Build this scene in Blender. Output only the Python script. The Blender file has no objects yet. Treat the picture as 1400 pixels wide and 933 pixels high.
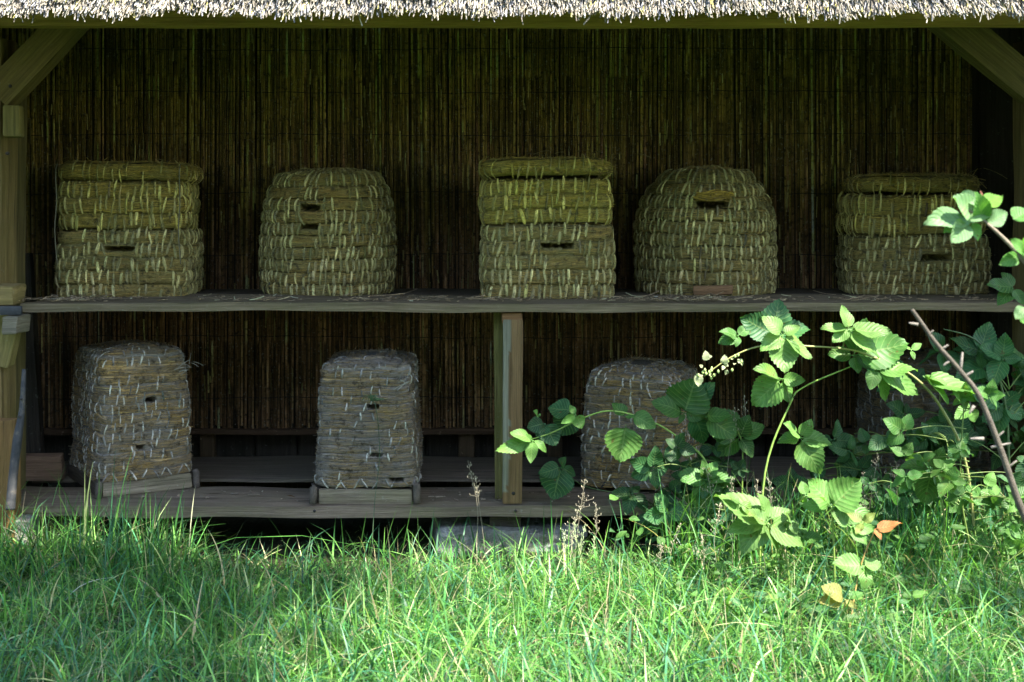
import bpy, math, random
import numpy as np
from math import radians as R, sin, cos, pi
rng = np.random.default_rng(7); random.seed(7)
sc = bpy.context.scene; COL = sc.collection
EYE = 0.95; CY = -3.6; F = 1800.0; HOR = 285.0
def P(x, y, Y):
    "a point seen at photo pixel (x, y) that stands at depth Y"
    d = Y - CY
    return np.array([(x-700)*d/F, Y, EYE-(y-HOR)*d/F])

# ---------------------------------------------------------------- mesh builder
class MB:
    def __init__(s): s.V=[]; s.Q=[]; s.T=[]; s.C=[]; s.U=[]; s.n=0
    def add(s, V, Q=None, T=None, col=(1,1,1), uv=None):
        V = np.asarray(V, float).reshape(-1,3); n=len(V)
        col = np.asarray(col, float)
        C = np.tile(col,(n,1)) if col.ndim==1 else col.reshape(-1,3)
        U = np.zeros((n,2)) if uv is None else np.asarray(uv,float).reshape(-1,2)
        if Q is not None and len(Q): s.Q.append(np.asarray(Q,int).reshape(-1,4)+s.n)
        if T is not None and len(T): s.T.append(np.asarray(T,int).reshape(-1,3)+s.n)
        s.V.append(V); s.C.append(C); s.U.append(U); s.n += n
    def xform(s, M):
        M = np.asarray(M)
        s.V = [v@M[:3,:3].T + M[:3,3] for v in s.V]
    def build(s, name, mat, parent=None, smooth=True):
        V=np.concatenate(s.V); C=np.concatenate(s.C); U=np.concatenate(s.U)
        Q=np.concatenate(s.Q) if s.Q else np.zeros((0,4),int)
        T=np.concatenate(s.T) if s.T else np.zeros((0,3),int)
        me=bpy.data.meshes.new(name)
        me.vertices.add(len(V)); me.vertices.foreach_set('co', V.astype('f').ravel())
        li=np.concatenate([Q.ravel(),T.ravel()]).astype('i')
        me.loops.add(len(li)); me.loops.foreach_set('vertex_index', li)
        me.polygons.add(len(Q)+len(T))
        st=np.concatenate([np.arange(len(Q))*4, len(Q)*4+np.arange(len(T))*3]).astype('i')
        me.polygons.foreach_set('loop_start', st)
        me.update(calc_edges=True)
        me.polygons.foreach_set('use_smooth', np.full(len(Q)+len(T), smooth))
        a=me.color_attributes.new('col','FLOAT_COLOR','POINT')
        a.data.foreach_set('color', np.c_[C,np.ones(len(C))].astype('f').ravel())
        uvl=me.uv_layers.new(name='UVMap')
        uvl.data.foreach_set('uv', U[li].astype('f').ravel())
        me.validate()
        me.materials.append(mat)
        o=bpy.data.objects.new(name, me); COL.objects.link(o)
        if parent is not None: o.parent=parent
        return o

def tag(o, label=None, cat=None, group=None, kind=None):
    if label: o['label']=label
    if cat: o['category']=cat
    if group: o['group']=group
    if kind: o['kind']=kind
    return o
def empty(name, loc, label, cat, group=None):
    o=bpy.data.objects.new(name,None); COL.objects.link(o); o.location=loc
    o.empty_display_size=.1
    return tag(o,label,cat,group)
def rel(mb, o):          # world-space builder -> local to its parent empty at o.location
    M=np.eye(4); M[:3,3]=-np.array(o.location); mb.xform(M)

def norm(v): return v/np.maximum(np.linalg.norm(v,axis=-1,keepdims=True),1e-9)

def tubes(mb, PL, rad, sides=3, col=(1,1,1), cap=False):
    "PL (n,k,3) polylines, rad (n,k) or scalar, col (3) or (n,3)"
    PL=np.asarray(PL,float); n,k,_=PL.shape
    rad=np.broadcast_to(np.asarray(rad,float),(n,k))
    t=np.gradient(PL,axis=1); t=norm(t)
    ref=np.where(np.abs(t[...,2:3])<.9,[0,0,1.],[1.,0,0])
    a=norm(np.cross(t,ref)); b=np.cross(t,a)
    th=np.arange(sides)*2*pi/sides
    V=PL[:,:,None]+rad[:,:,None,None]*(a[:,:,None]*np.cos(th)[None,None,:,None]+b[:,:,None]*np.sin(th)[None,None,:,None])
    idx=np.arange(n*k*sides).reshape(n,k,sides); nx=np.roll(idx,-1,axis=2)
    Q=np.stack([idx[:,:-1],nx[:,:-1],nx[:,1:],idx[:,1:]],-1).reshape(-1,4)
    L=np.concatenate([np.zeros((n,1)),np.cumsum(np.linalg.norm(np.diff(PL,axis=1),axis=-1),1)],1)
    off=rng.random((n,1))*3
    U=np.stack([np.broadcast_to((L+off)[:,:,None],(n,k,sides)),np.broadcast_to(off[:,:,None]+np.arange(sides)*.004,(n,k,sides))],-1)
    col=np.asarray(col,float)
    C=np.broadcast_to(col if col.ndim==1 else col[:,None,None,:],(n,k,sides,3))
    T=None
    if cap and sides==3: T=np.concatenate([idx[:,0,::-1],idx[:,-1]])
    elif cap:
        T=[]
        for e,fl in ((0,1),(-1,0)):
            for j in range(1,sides-1):
                q=np.stack([idx[:,e,0],idx[:,e,j],idx[:,e,j+1]],-1)
                T.append(q[:,::-1] if fl else q)
        T=np.concatenate(T)
    mb.add(V,Q,T,C.reshape(-1,3),U)
def tube1(mb, pts, rad, sides=6, col=(1,1,1), sub=6):
    "one smooth tube through control points"
    pts=np.asarray(pts,float); n=len(pts)
    rad=np.broadcast_to(np.asarray(rad,float),(n,))
    out=[];ro=[]
    for i in range(n-1):
        p0=pts[max(i-1,0)];p1=pts[i];p2=pts[i+1];p3=pts[min(i+2,n-1)]
        for j in range(sub):
            t=j/sub
            out.append(.5*((2*p1)+(-p0+p2)*t+(2*p0-5*p1+4*p2-p3)*t*t+(-p0+3*p1-3*p2+p3)*t**3))
            ro.append(rad[i]*(1-t)+rad[i+1]*t)
    out.append(pts[-1]);ro.append(rad[-1])
    tubes(mb,np.array(out)[None],np.array(ro)[None],sides,col,cap=True)
    return np.array(out)

def nz(p, s, seed=0.):
    "cheap smooth 3-D noise -1..1"
    x,y,z=p[...,0]*s+seed,p[...,1]*s+seed*1.7,p[...,2]*s-seed*.6
    return (np.sin(x*1.7+1.3*np.sin(y*1.9+z))+np.sin(y*2.3+1.1*np.sin(z*1.3-x*.7))+np.sin(z*2.1+1.2*np.sin(x*1.1+y*.5)))/3

def beam(mb, size, M=None, loc=(0,0,0), axis=0, rough=.002, bev=.004, col=(1,1,1), seed=None):
    "a rough-sawn timber: subdivided box with eased, slightly wandering edges; uv.x runs along the grain"
    if seed is None: seed=random.random()*50
    sx,sy,sz=size; S=np.array(size)/2
    ns=[max(2,int(size[i]/(.03 if (i==axis and size[axis]>.6) else .006 if max(size)<.6 else .012)))+0 for i in range(3)]
    ns=[min(n,110) if i==axis else min(n,10) for i,n in enumerate(ns)]
    for ax in range(3):
        u,v=(ax+1)%3,(ax+2)%3
        for sg in (-1,1):
            gu=np.linspace(-1,1,ns[u]+1); gv=np.linspace(-1,1,ns[v]+1)
            A,B=np.meshgrid(gu,gv,indexing='ij')
            p=np.zeros(A.shape+(3,)); p[...,ax]=sg*S[ax]; p[...,u]=A*S[u]; p[...,v]=B*S[v]
            q=p.copy()
            # ease edges
            e=np.maximum(0,np.abs(q)-(S-bev)); 
            ln=np.linalg.norm(e,axis=-1,keepdims=True)
            q=np.where(ln>bev*.99, q-np.sign(q)*e*(1-bev/np.maximum(ln,1e-9)), q)
            w=q.copy(); w[...,axis]*=.25
            d=np.stack([nz(w,40,seed),nz(w,40,seed+9),nz(w,40,seed+17)],-1)*rough
            d2=np.stack([nz(w,9,seed+3),nz(w,9,seed+5),nz(w,9,seed+7)],-1)*rough*1.3
            q=q+d+d2
            idx=np.arange(A.size).reshape(A.shape)
            Q=np.stack([idx[:-1,:-1],idx[1:,:-1],idx[1:,1:],idx[:-1,1:]],-1).reshape(-1,4)
            if sg<0: Q=Q[:,::-1]
            o=[i for i in range(3) if i!=axis]
            if ax==axis: U=np.stack([p[...,o[0]]*.3+seed,p[...,o[1]]+seed],-1)
            else:
                oo=[i for i in o if i!=ax][0]
                U=np.stack([p[...,axis]+seed, p[...,oo]+sg*.5*ax+seed*1.3],-1)
            q=q.reshape(-1,3)
            if M is not None: q=q@np.asarray(M)[:3,:3].T
            mb.add(q+np.asarray(loc),Q,None,col,U)
def rot(ax,a):
    c,s=cos(a),sin(a)
    return np.array({'x':[[1,0,0],[0,c,-s],[0,s,c]],'y':[[c,0,s],[0,1,0],[-s,0,c]],'z':[[c,-s,0],[s,c,0],[0,0,1]]}[ax])

# ---------------------------------------------------------------- materials
def mat_new(name):
    m=bpy.data.materials.new(name); m.use_nodes=True; nt=m.node_tree; nt.nodes.clear()
    return m,nt
def N(nt,t,**k):
    n=nt.nodes.new(t)
    for a,b in k.items():
        if a in n.inputs.keys() if isinstance(a,str) else False: n.inputs[a].default_value=b
        else: setattr(n,a,b)
    return n
def noise(nt,vec,scale,detail=4,rough=.55,map_scale=None):
    if map_scale is not None:
        mp=nt.nodes.new('ShaderNodeMapping'); mp.inputs['Scale'].default_value=map_scale
        nt.links.new(vec,mp.inputs['Vector']); vec=mp.outputs[0]
    n=nt.nodes.new('ShaderNodeTexNoise'); n.inputs['Scale'].default_value=scale
    n.inputs['Detail'].default_value=detail; n.inputs['Roughness'].default_value=rough
    nt.links.new(vec,n.inputs['Vector']); return n.outputs['Fac']
def ramp(nt,fac,stops):
    r=nt.nodes.new('ShaderNodeValToRGB'); e=r.color_ramp.elements
    while len(e)<len(stops): e.new(.5)
    for i,(p,c) in enumerate(stops):
        e[i].position=p; e[i].color=(c[0],c[1],c[2],1) if hasattr(c,'__len__') else (c,c,c,1)
    nt.links.new(fac,r.inputs[0]); return r.outputs[0]
def mix(nt,fac,a,b,mode='MIX'):
    m=nt.nodes.new('ShaderNodeMix'); m.data_type='RGBA'; m.blend_type=mode
    for s,v in ((0,fac),(6,a),(7,b)):
        if hasattr(v,'is_output'): nt.links.new(v,m.inputs[s])
        elif s==0: m.inputs[0].default_value=v
        else: m.inputs[s].default_value=(v[0],v[1],v[2],1)
    return m.outputs[2]
def finish(nt,col,rough=.8,bump=None,bstr=.5,bdist=.002,spec=.3,transl=0,tcol=None):
    out=nt.nodes.new('ShaderNodeOutputMaterial'); b=nt.nodes.new('ShaderNodeBsdfPrincipled')
    nt.links.new(col,b.inputs['Base Color']); b.inputs['Roughness'].default_value=rough
    b.inputs['Specular IOR Level'].default_value=spec
    if bump is not None:
        bp=nt.nodes.new('ShaderNodeBump'); bp.inputs['Strength'].default_value=bstr; bp.inputs['Distance'].default_value=bdist
        nt.links.new(bump,bp.inputs['Height']); nt.links.new(bp.outputs[0],b.inputs['Normal'])
    s=b.outputs[0]
    if transl:
        t=nt.nodes.new('ShaderNodeBsdfTranslucent'); nt.links.new(tcol if tcol is not None else col,t.inputs[0])
        m=nt.nodes.new('ShaderNodeMixShader'); m.inputs[0].default_value=transl
        nt.links.new(s,m.inputs[1]); nt.links.new(t.outputs[0],m.inputs[2]); s=m.outputs[0]
    nt.links.new(s,out.inputs[0])
def attr(nt): 
    a=nt.nodes.new('ShaderNodeAttribute'); a.attribute_name='col'; return a.outputs['Color']
def tc(nt,w='Object'): return nt.nodes.new('ShaderNodeTexCoord').outputs[w]

def m_straw(name, lichen=(.20,.23,.20), amount=.5, soil=(.05,.04,.025), fleck=(.36,.37,.31)):
    m,nt=mat_new(name); c=attr(nt); uv=tc(nt,'UV'); ob=tc(nt)
    fib=noise(nt,uv,1,5,.7,(45,900,1)); fib2=noise(nt,uv,1,3,.6,(20,300,1))
    c=mix(nt,1,c,ramp(nt,fib,[(.30,.22),(.5,.9),(.70,1.9)]),'MULTIPLY')
    big=noise(nt,ob,9,5,.65); 
    c=mix(nt,ramp(nt,big,[(.42,0),(.62,amount)]),c,lichen)
    sp=noise(nt,ob,60,4,.7)
    c=mix(nt,ramp(nt,sp,[(.34,.8),(.47,0)]),c,soil)
    sp2=noise(nt,ob,130,3,.6)
    c=mix(nt,ramp(nt,sp2,[(.60,0),(.72,.55)]),c,fleck)
    add=nt.nodes.new('ShaderNodeMath'); add.operation='MULTIPLY_ADD'; add.inputs[1].default_value=1.0
    nt.links.new(fib,add.inputs[0]); nt.links.new(sp,add.inputs[2])
    finish(nt,c,.85,add.outputs[0],.9,.004,.2); return m
def m_wood(name, c1, c2, green=0., gcol=(.10,.11,.035), crack=.6):
    m,nt=mat_new(name); uv=tc(nt,'UV'); ob=tc(nt); at=attr(nt)
    g=noise(nt,uv,1,8,.75,(7,190,1)); g2=noise(nt,uv,1,6,.65,(2.2,45,1))
    c=mix(nt,ramp(nt,g,[(.3,0),(.7,1)]),c1,c2)
    c=mix(nt,.6,c,ramp(nt,g2,[(.32,.25),(.66,1.5)]),'MULTIPLY')
    cr=noise(nt,uv,1,4,.6,(2.4,110,1))
    c=mix(nt,ramp(nt,cr,[(.31,crack),(.39,0)]),c,(.012,.010,.008))
    vo=nt.nodes.new('ShaderNodeTexVoronoi'); mp=nt.nodes.new('ShaderNodeMapping'); mp.inputs['Scale'].default_value=(3.2,9,1)
    nt.links.new(uv,mp.inputs[0]); nt.links.new(mp.outputs[0],vo.inputs['Vector']); vo.inputs['Scale'].default_value=1
    c=mix(nt,ramp(nt,vo.outputs['Distance'],[(.05,.85),(.13,0)]),c,(.035,.022,.012))
    big=noise(nt,ob,6,5,.7)
    c=mix(nt,ramp(nt,big,[(.4,0),(.65,green)]),c,gcol)
    sp=noise(nt,ob,70,4,.7)
    c=mix(nt,ramp(nt,sp,[(.62,0),(.75,.5)]),c,(.30,.31,.27))
    c=mix(nt,1,c,at,'MULTIPLY')
    ad=nt.nodes.new('ShaderNodeMath'); ad.operation='ADD'; nt.links.new(g,ad.inputs[0]); nt.links.new(cr,ad.inputs[1])
    finish(nt,c,.85,ad.outputs[0],.9,.006,.2); return m
def m_leaf(name, vein=.5, transl=.38, rough=.42):
    m,nt=mat_new(name); c=attr(nt); uv=tc(nt,'UV'); ob=tc(nt)
    sep=nt.nodes.new('ShaderNodeSeparateXYZ'); nt.links.new(uv,sep.inputs[0])
    def M(op,a,b=None,c_=None):
        n=nt.nodes.new('ShaderNodeMath'); n.operation=op
        for i,v in enumerate((a,b,c_)):
            if v is None: continue
            if hasattr(v,'is_output'): nt.links.new(v,n.inputs[i])
            else: n.inputs[i].default_value=v
        return n.outputs[0]
    ax=M('ABSOLUTE',sep.outputs[0])
    ph=M('FRACT',M('MULTIPLY_ADD',sep.outputs[1],8.,M('MULTIPLY',ax,-2.2)))
    side=M('ABSOLUTE',M('SUBTRACT',ph,.5))         # 0 at the vein
    v=M('LESS_THAN',side,.07); mid=M('LESS_THAN',ax,.045)
    vm=M('MAXIMUM',v,mid)
    nn=noise(nt,ob,45,4,.6)
    c=mix(nt,1,c,ramp(nt,nn,[(.3,.72),(.7,1.25)]),'MULTIPLY')
    cl=mix(nt,M('MULTIPLY',vm,vein),c,mix(nt,.55,c,(.30,.42,.14)))
    sp=noise(nt,ob,90,3,.6)
    cl=mix(nt,ramp(nt,sp,[(.64,0),(.69,.75)]),cl,(.10,.065,.02))
    yl=noise(nt,ob,16,2,.5)
    cl=mix(nt,ramp(nt,yl,[(.58,0),(.75,.45)]),cl,mix(nt,1,cl,(2.0,1.3,.9),'MULTIPLY'))
    h=M('MULTIPLY_ADD',side,1.2,M('MULTIPLY',nn,.4))
    tcx=mix(nt,1,cl,(1.15,1.25,.55),'MULTIPLY')
    finish(nt,cl,rough,h,.55,.002,.32,transl,tcx); return m
def m_blade(name):
    m,nt=mat_new(name); c=attr(nt); ob=tc(nt)
    nn=noise(nt,ob,25,3,.6)
    c=mix(nt,1,c,ramp(nt,nn,[(.3,.75),(.7,1.25)]),'MULTIPLY')
    finish(nt,c,.45,None,transl=.42,spec=.38,tcol=mix(nt,1,c,(1.1,1.2,.6),'MULTIPLY')); return m
def m_plain(name, stops, scale=8, rough=.85, bump=.5, bd=.01, spec=.25, metal=0):
    m,nt=mat_new(name); ob=tc(nt); a=noise(nt,ob,scale,8,.65)
    c=mix(nt,1,ramp(nt,a,stops),attr(nt),'MULTIPLY')
    f=noise(nt,ob,scale*9,5,.7)
    c=mix(nt,1,c,ramp(nt,f,[(.3,.7),(.7,1.2)]),'MULTIPLY')
    finish(nt,c,rough,f,bump,bd,spec); return m

M_UP=m_straw('upper_straw',(.26,.235,.085),.45,fleck=(.40,.37,.18))
M_LOW=m_straw('weathered_straw',(.27,.265,.245),.5)
M_THATCH=m_straw('thatch_straw',(.35,.33,.28),.15)
M_REED=m_straw('reed_stalks',(.05,.045,.018),.35,(.02,.015,.01))
M_OLDW=m_wood('shelf_wood',(.085,.068,.048),(.26,.225,.17),.45,(.14,.14,.08),.9)
M_POSTW=m_wood('oak_post',(.15,.115,.05),(.34,.27,.12),.5,(.16,.15,.045),.8)
M_LINT=m_wood('lintel_wood',(.34,.28,.08),(.44,.36,.10),.5,(.32,.31,.06),.4)
M_PROP=m_wood('prop_wood',(.26,.19,.10),(.40,.31,.18),.0)
M_DARKW=m_wood('dark_boards',(.035,.028,.02),(.07,.055,.04),.3,(.03,.035,.02))
M_LEAF=m_leaf('bramble_leaf',.5,.40,.5); M_TREE=m_leaf('tree_leaf',.2,.25,.5)
M_GRASS=m_blade('grass_blades')
M_STEM=m_plain('green_stem',[(.3,(.8,.8,.8)),(.7,(1.1,1.1,1.1))],60,.5,.3,.001,.35)
M_BARK=m_plain('bark',[(.3,(.6,.6,.6)),(.7,(1.3,1.3,1.3))],40,.85,.8,.004)
M_STONE=m_plain('stone',[(.3,(.05,.055,.035)),(.5,(.16,.16,.14)),(.7,(.32,.32,.29))],14,.9,.8,.01)
M_SOIL=m_plain('soil',[(.3,(.018,.017,.008)),(.7,(.045,.042,.02))],5,.95,.9,.03)
M_IRON=m_plain('iron',[(.35,(.012,.014,.016)),(.55,(.035,.035,.035)),(.68,(.12,.10,.07))],30,.6,.6,.003,.5)

# ---------------------------------------------------------------- straw coil work
def contour(a,b,n,NU):
    th=np.linspace(0,2*pi,1441)[:-1]-pi/2
    x=a*np.sign(np.cos(th))*np.abs(np.cos(th))**(2/n); y=b*np.sign(np.sin(th))*np.abs(np.sin(th))**(2/n)
    p=np.c_[x,y]; q=np.vstack([p,p[:1]])
    L=np.r_[0,np.cumsum(np.linalg.norm(np.diff(q,axis=0),axis=1))]
    s=np.linspace(0,L[-1],NU+1)[:-1]
    c=np.c_[np.interp(s,L,q[:,0]),np.interp(s,L,q[:,1])]
    t=np.roll(c,-2,0)-np.roll(c,2,0); nn=norm(np.c_[t[:,1],-t[:,0]])
    return c,nn,L[-1]
def straw_part(coils, n=5, bulge=.55, NU=300, holes=(), palette=None, stitch=.022, keep=.8, sw=(.0030,.0056),
               strands=90, seed=1., zig=False, bare=(), wob=.004, fringe=.3):
    """coils: list of (half width, half depth, z, spacing, tangent_r, tangent_z)."""
    mb=MB(); rr=np.random.default_rng(int(seed*1000)%99991)
    pal=palette; NF=8; cs=[]
    for (a,b,z,s,tr,tz) in coils:
        nn=n if min(a,b)>.1 else max(2,n*min(a,b)/.1)
        cs.append(contour(max(a,.004),max(b,.004),nn,NU))
    def S(i,u,f,lift=0.):
        a,b,z,s,tr,tz=coils[i]; c,nr,L=cs[i]
        u=np.mod(u,1)*NU; k=np.floor(u).astype(int)%NU; w=(u-np.floor(u))[...,None]; k2=(k+1)%NU
        cc=c[k]*(1-w)+c[k2]*w; nn=norm(nr[k]*(1-w)+nr[k2]*w)
        g=np.clip(1-(2*f-1)**2,0,1)**.5
        r=tr*s*(f-.5)+tz*(s*.5*bulge*g*1.6+lift); zz=z+tz*s*(f-.5)-tr*(s*.5*bulge*g*1.6+lift)
        p=np.concatenate([cc+nn*r[...,None],zz[...,None]],-1)
        d=wob*nz(p,9,seed)+wob*.5*nz(p,24,seed+4)
        p[...,:2]+=nn*d[...,None]; p[...,2]+=wob*.9*nz(p,7,seed+8)+.0028*nz(p*np.array([1,1,.3]),34,seed+1); p[...,:2]+=nn*(.0013*nz(p,75,seed+2)+.001*nz(p,140,seed+6))[...,None]
        m=hole(p)
        p[...,1]+=.09*m
        return p,m
    def hole(p):
        m=np.zeros(p.shape[:-1])
        for (hx,hz,hw,hh) in holes:
            dx=np.maximum(0,np.abs(p[...,0]-hx)-hw*.5)/.004; 
            dz=np.maximum(0,np.abs(p[...,2]-hz)-hh*.5)/.003
            v=np.clip(1-np.sqrt(dx**2+dz**2)+.55*nz(p,150,seed),0,1)*(p[...,1]<0)*((dx<1.6)&(dz<1.8))
            m=np.maximum(m,v)
        return m
    def barem(p):
        m=np.zeros(p.shape[:-1],bool)
        for (hx,hz,hw,hh) in bare:
            m|=(np.abs(p[...,0]-hx)<hw/2)&(np.abs(p[...,2]-hz)<hh/2)&(p[...,1]<0)
        return m
    U=np.arange(NU)/NU; Fs=np.linspace(0,1,NF)
    rows=[]; cols=[]; uvs=[]
    for i in range(len(coils)):
        L=cs[i][2]
        for f in Fs:
            p,_=S(i,U,np.full(NU,f)); rows.append(p)
            k=.5+.5*nz(p,6,seed+i*1.7); kk=np.clip(k*1.4-.2,0,1)[:,None]
            c=pal[0]*(1-kk)+pal[1]*kk
            bm=barem(p)[:,None]; c=np.where(bm,pal[2],c)
            cols.append(c*rr.uniform(.85,1.1)*(.72 if keep>.8 else .92)); uvs.append(np.c_[U*L+i*.37,np.full(NU,i*.05+f*coils[i][3]*1.5)])
    G=np.array(rows); nr=len(rows)
    idx=np.arange(nr*NU).reshape(nr,NU); nx=np.roll(idx,-1,1)
    Q=np.stack([idx[:-1],nx[:-1],nx[1:],idx[1:]],-1).reshape(-1,4)
    mb.add(G,Q,None,np.concatenate(cols),np.concatenate(uvs))
    # close top
    cen=rows[-1].mean(0); base=(nr-1)*NU
    mb.add(np.vstack([rows[-1],cen[None]]),None,np.c_[np.arange(NU),(np.arange(NU)+1)%NU,np.full(NU,NU)],pal[0]*.8)
    # stitches
    for i in range(len(coils)):
        L=cs[i][2]; ns=max(4,int(L/stitch))
        ph=rr.random()
        u=(np.arange(ns)+ph+rr.normal(0,.16,ns))/ns
        sl=rr.normal(.0012,.0022,ns)/L
        z_=zig and i==0
        if z_: sl=np.where(np.arange(ns)%2,1,-1)*.008/L
        # keep mask with patches
        pc,m=S(i,u,np.full(ns,.5))
        kp=rr.random(ns)<(keep+.25*nz(pc,11,seed+20)); kp&=(m<.1)&~barem(pc)
        if z_: kp[:]=True
        u=u[kp]; sl=sl[kp]; ns=len(u)
        if ns==0: continue
        ff=np.linspace(-.10,1.06,6); zo=rr.normal(0,.10,ns)*coils[i][3]; wd=rr.uniform(sw[0],sw[1],ns)
        pts=[]
        for f in ff:
            fc=np.full(ns,np.clip(f,0,1)); lift=.0030 if .1<=f<=.9 else .0012
            p,_=S(i,u+sl*(f-.5)*2,fc,lift); a,b,z,s,tr,tz=coils[i]
            e=(f-np.clip(f,0,1))*s+zo; p[:,2]+=tz*e
            pts.append(p)
        PL=np.stack(pts,1)
        # flat strip: tube with elliptical section -> two tubes side by side kept cheap: ribbon w/ ridge
        side=norm(np.cross(np.gradient(PL,axis=1), np.stack([S(i,u,np.full(ns,.5),.01)[0]-S(i,u,np.full(ns,.5),0.)[0]]*6,1)))
        out=norm(np.stack([S(i,u,np.full(ns,.5),.01)[0]-S(i,u,np.full(ns,.5),0.)[0]]*6,1))
        w=wd[:,None,None]*np.array([.55,.9,1,1,.9,.5])[None,:,None]
        V=np.stack([PL-side*w-out*.0022, PL-side*w*.55+out*.0006, PL+side*w*.55+out*.0006, PL+side*w-out*.0022],2)
        id_=np.arange(ns*6*4).reshape(ns,6,4)
        q=np.stack([id_[:,:-1,:-1],id_[:,1:,:-1],id_[:,1:,1:],id_[:,:-1,1:]],-1).reshape(-1,4)
        c=pal[3]*(1+rr.normal(0,.28,(ns,1)))+rr.normal(0,.012,(ns,3)); 
        dk=rr.random((ns,1))<.30; c=np.where(dk,c*.5,c)
        uvv=np.stack([np.broadcast_to(np.linspace(0,.04,6)[None,:,None],(ns,6,4)),np.broadcast_to(rr.random((ns,1,1))*2+np.arange(4)*.001,(ns,6,4))],-1)
        mb.add(V,q,None,np.clip(np.broadcast_to(c[:,None,None,:],(ns,6,4,3)).reshape(-1,3),.01,.8),uvv)
    # strands of straw lying along the coils
    for i in range(len(coils)):
        L=cs[i][2]; ns=max(6,int(strands*L))
        u=rr.random(ns); ln=rr.uniform(.02,.09,ns)/L; f=rr.uniform(.08,.92,ns); df=rr.normal(0,.07,ns)
        k=7; t=np.linspace(-.5,.5,k)
        lift=(rr.uniform(-.0005,.0015,ns)[:,None]+np.abs(t)[None]**3*rr.exponential(.018,ns)[:,None]*(rr.random(ns)<fringe)[:,None])
        UU=u[:,None]+ln[:,None]*t[None]; FF=np.clip(f[:,None]+df[:,None]*t[None]*2,0.03,.97)
        PL,m=S(i,UU,FF,lift); ok=m.max(1)<.05
        c=pal[2]*(1+rr.normal(0,.3,(ns,1))); g=rr.random((ns,1))<.5; c=np.where(g,pal[1]*1.15,c)
        tubes(mb,PL[ok],rr.uniform(.0006,.0012,(ns,1))[ok],3,np.clip(c[ok],.01,.8))
    return mb
def wall(a,b,z0,h,nc,inset_top=0.,prof=None):
    s=h/nc; out=[]
    for k in range(nc):
        t=(k+.5)/nc
        da=prof(t) if prof else 1.
        out.append((a*da,b*da,z0+h*t,s,0.,1.))
    return out
def top_rings(a,b,z,s,n,dome=0.):
    out=[]
    for k in range(n):
        d=s*(k+.35); out.append((max(a-d,.003),max(b-d,.003),z+dome*(1-(1-(k+.5)/n)**2),s,-1.,.0))
    return out

A=np.array
PAL_UP=[A([.28,.22,.050]),A([.39,.29,.065]),A([.56,.39,.08]),A([.50,.42,.13])]
PAL_UPG=[A([.26,.215,.080]),A([.34,.27,.090]),A([.50,.34,.10]),A([.48,.42,.18])]
PAL_UPM=[A([.35,.29,.055]),A([.44,.36,.070]),A([.60,.43,.08]),A([.50,.43,.11])]
PAL_LO=[A([.19,.165,.125]),A([.30,.23,.135]),A([.52,.34,.12]),A([.50,.46,.36])]
PAL_LOG=[A([.21,.19,.155]),A([.27,.22,.155]),A([.40,.28,.12]),A([.40,.38,.31])]

def place(parts, e, rz):
    for mb in parts:
        M=np.eye(4); M[:3,:3]=rot('z',rz); mb.xform(M)

def frayed(mb,x,y,z,n,sp,ln,col,seed):
    "loose straw ends sticking out"
    rr=np.random.default_rng(seed); k=5; t=np.linspace(0,1,k)[None,:,None]
    p=np.c_[x+rr.normal(0,sp,n),np.full(n,y),z+rr.normal(0,.012,n)][:,None,:]
    d=np.c_[rr.normal(0,1,n),rr.uniform(-.5,.0,n),rr.normal(.0,.35,n)]; d=norm(d)[:,None,:]
    L=rr.uniform(.3,1,n)[:,None,None]*ln
    PL=p+d*L*t+np.array([0,0,-1.])*L*.25*t**2+np.array([0,-.006,0])
    tubes(mb,PL,rr.uniform(.0007,.0013,(n,1)),3,np.clip(col*(1+rr.normal(0,.25,(n,1))),.02,.8))

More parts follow.
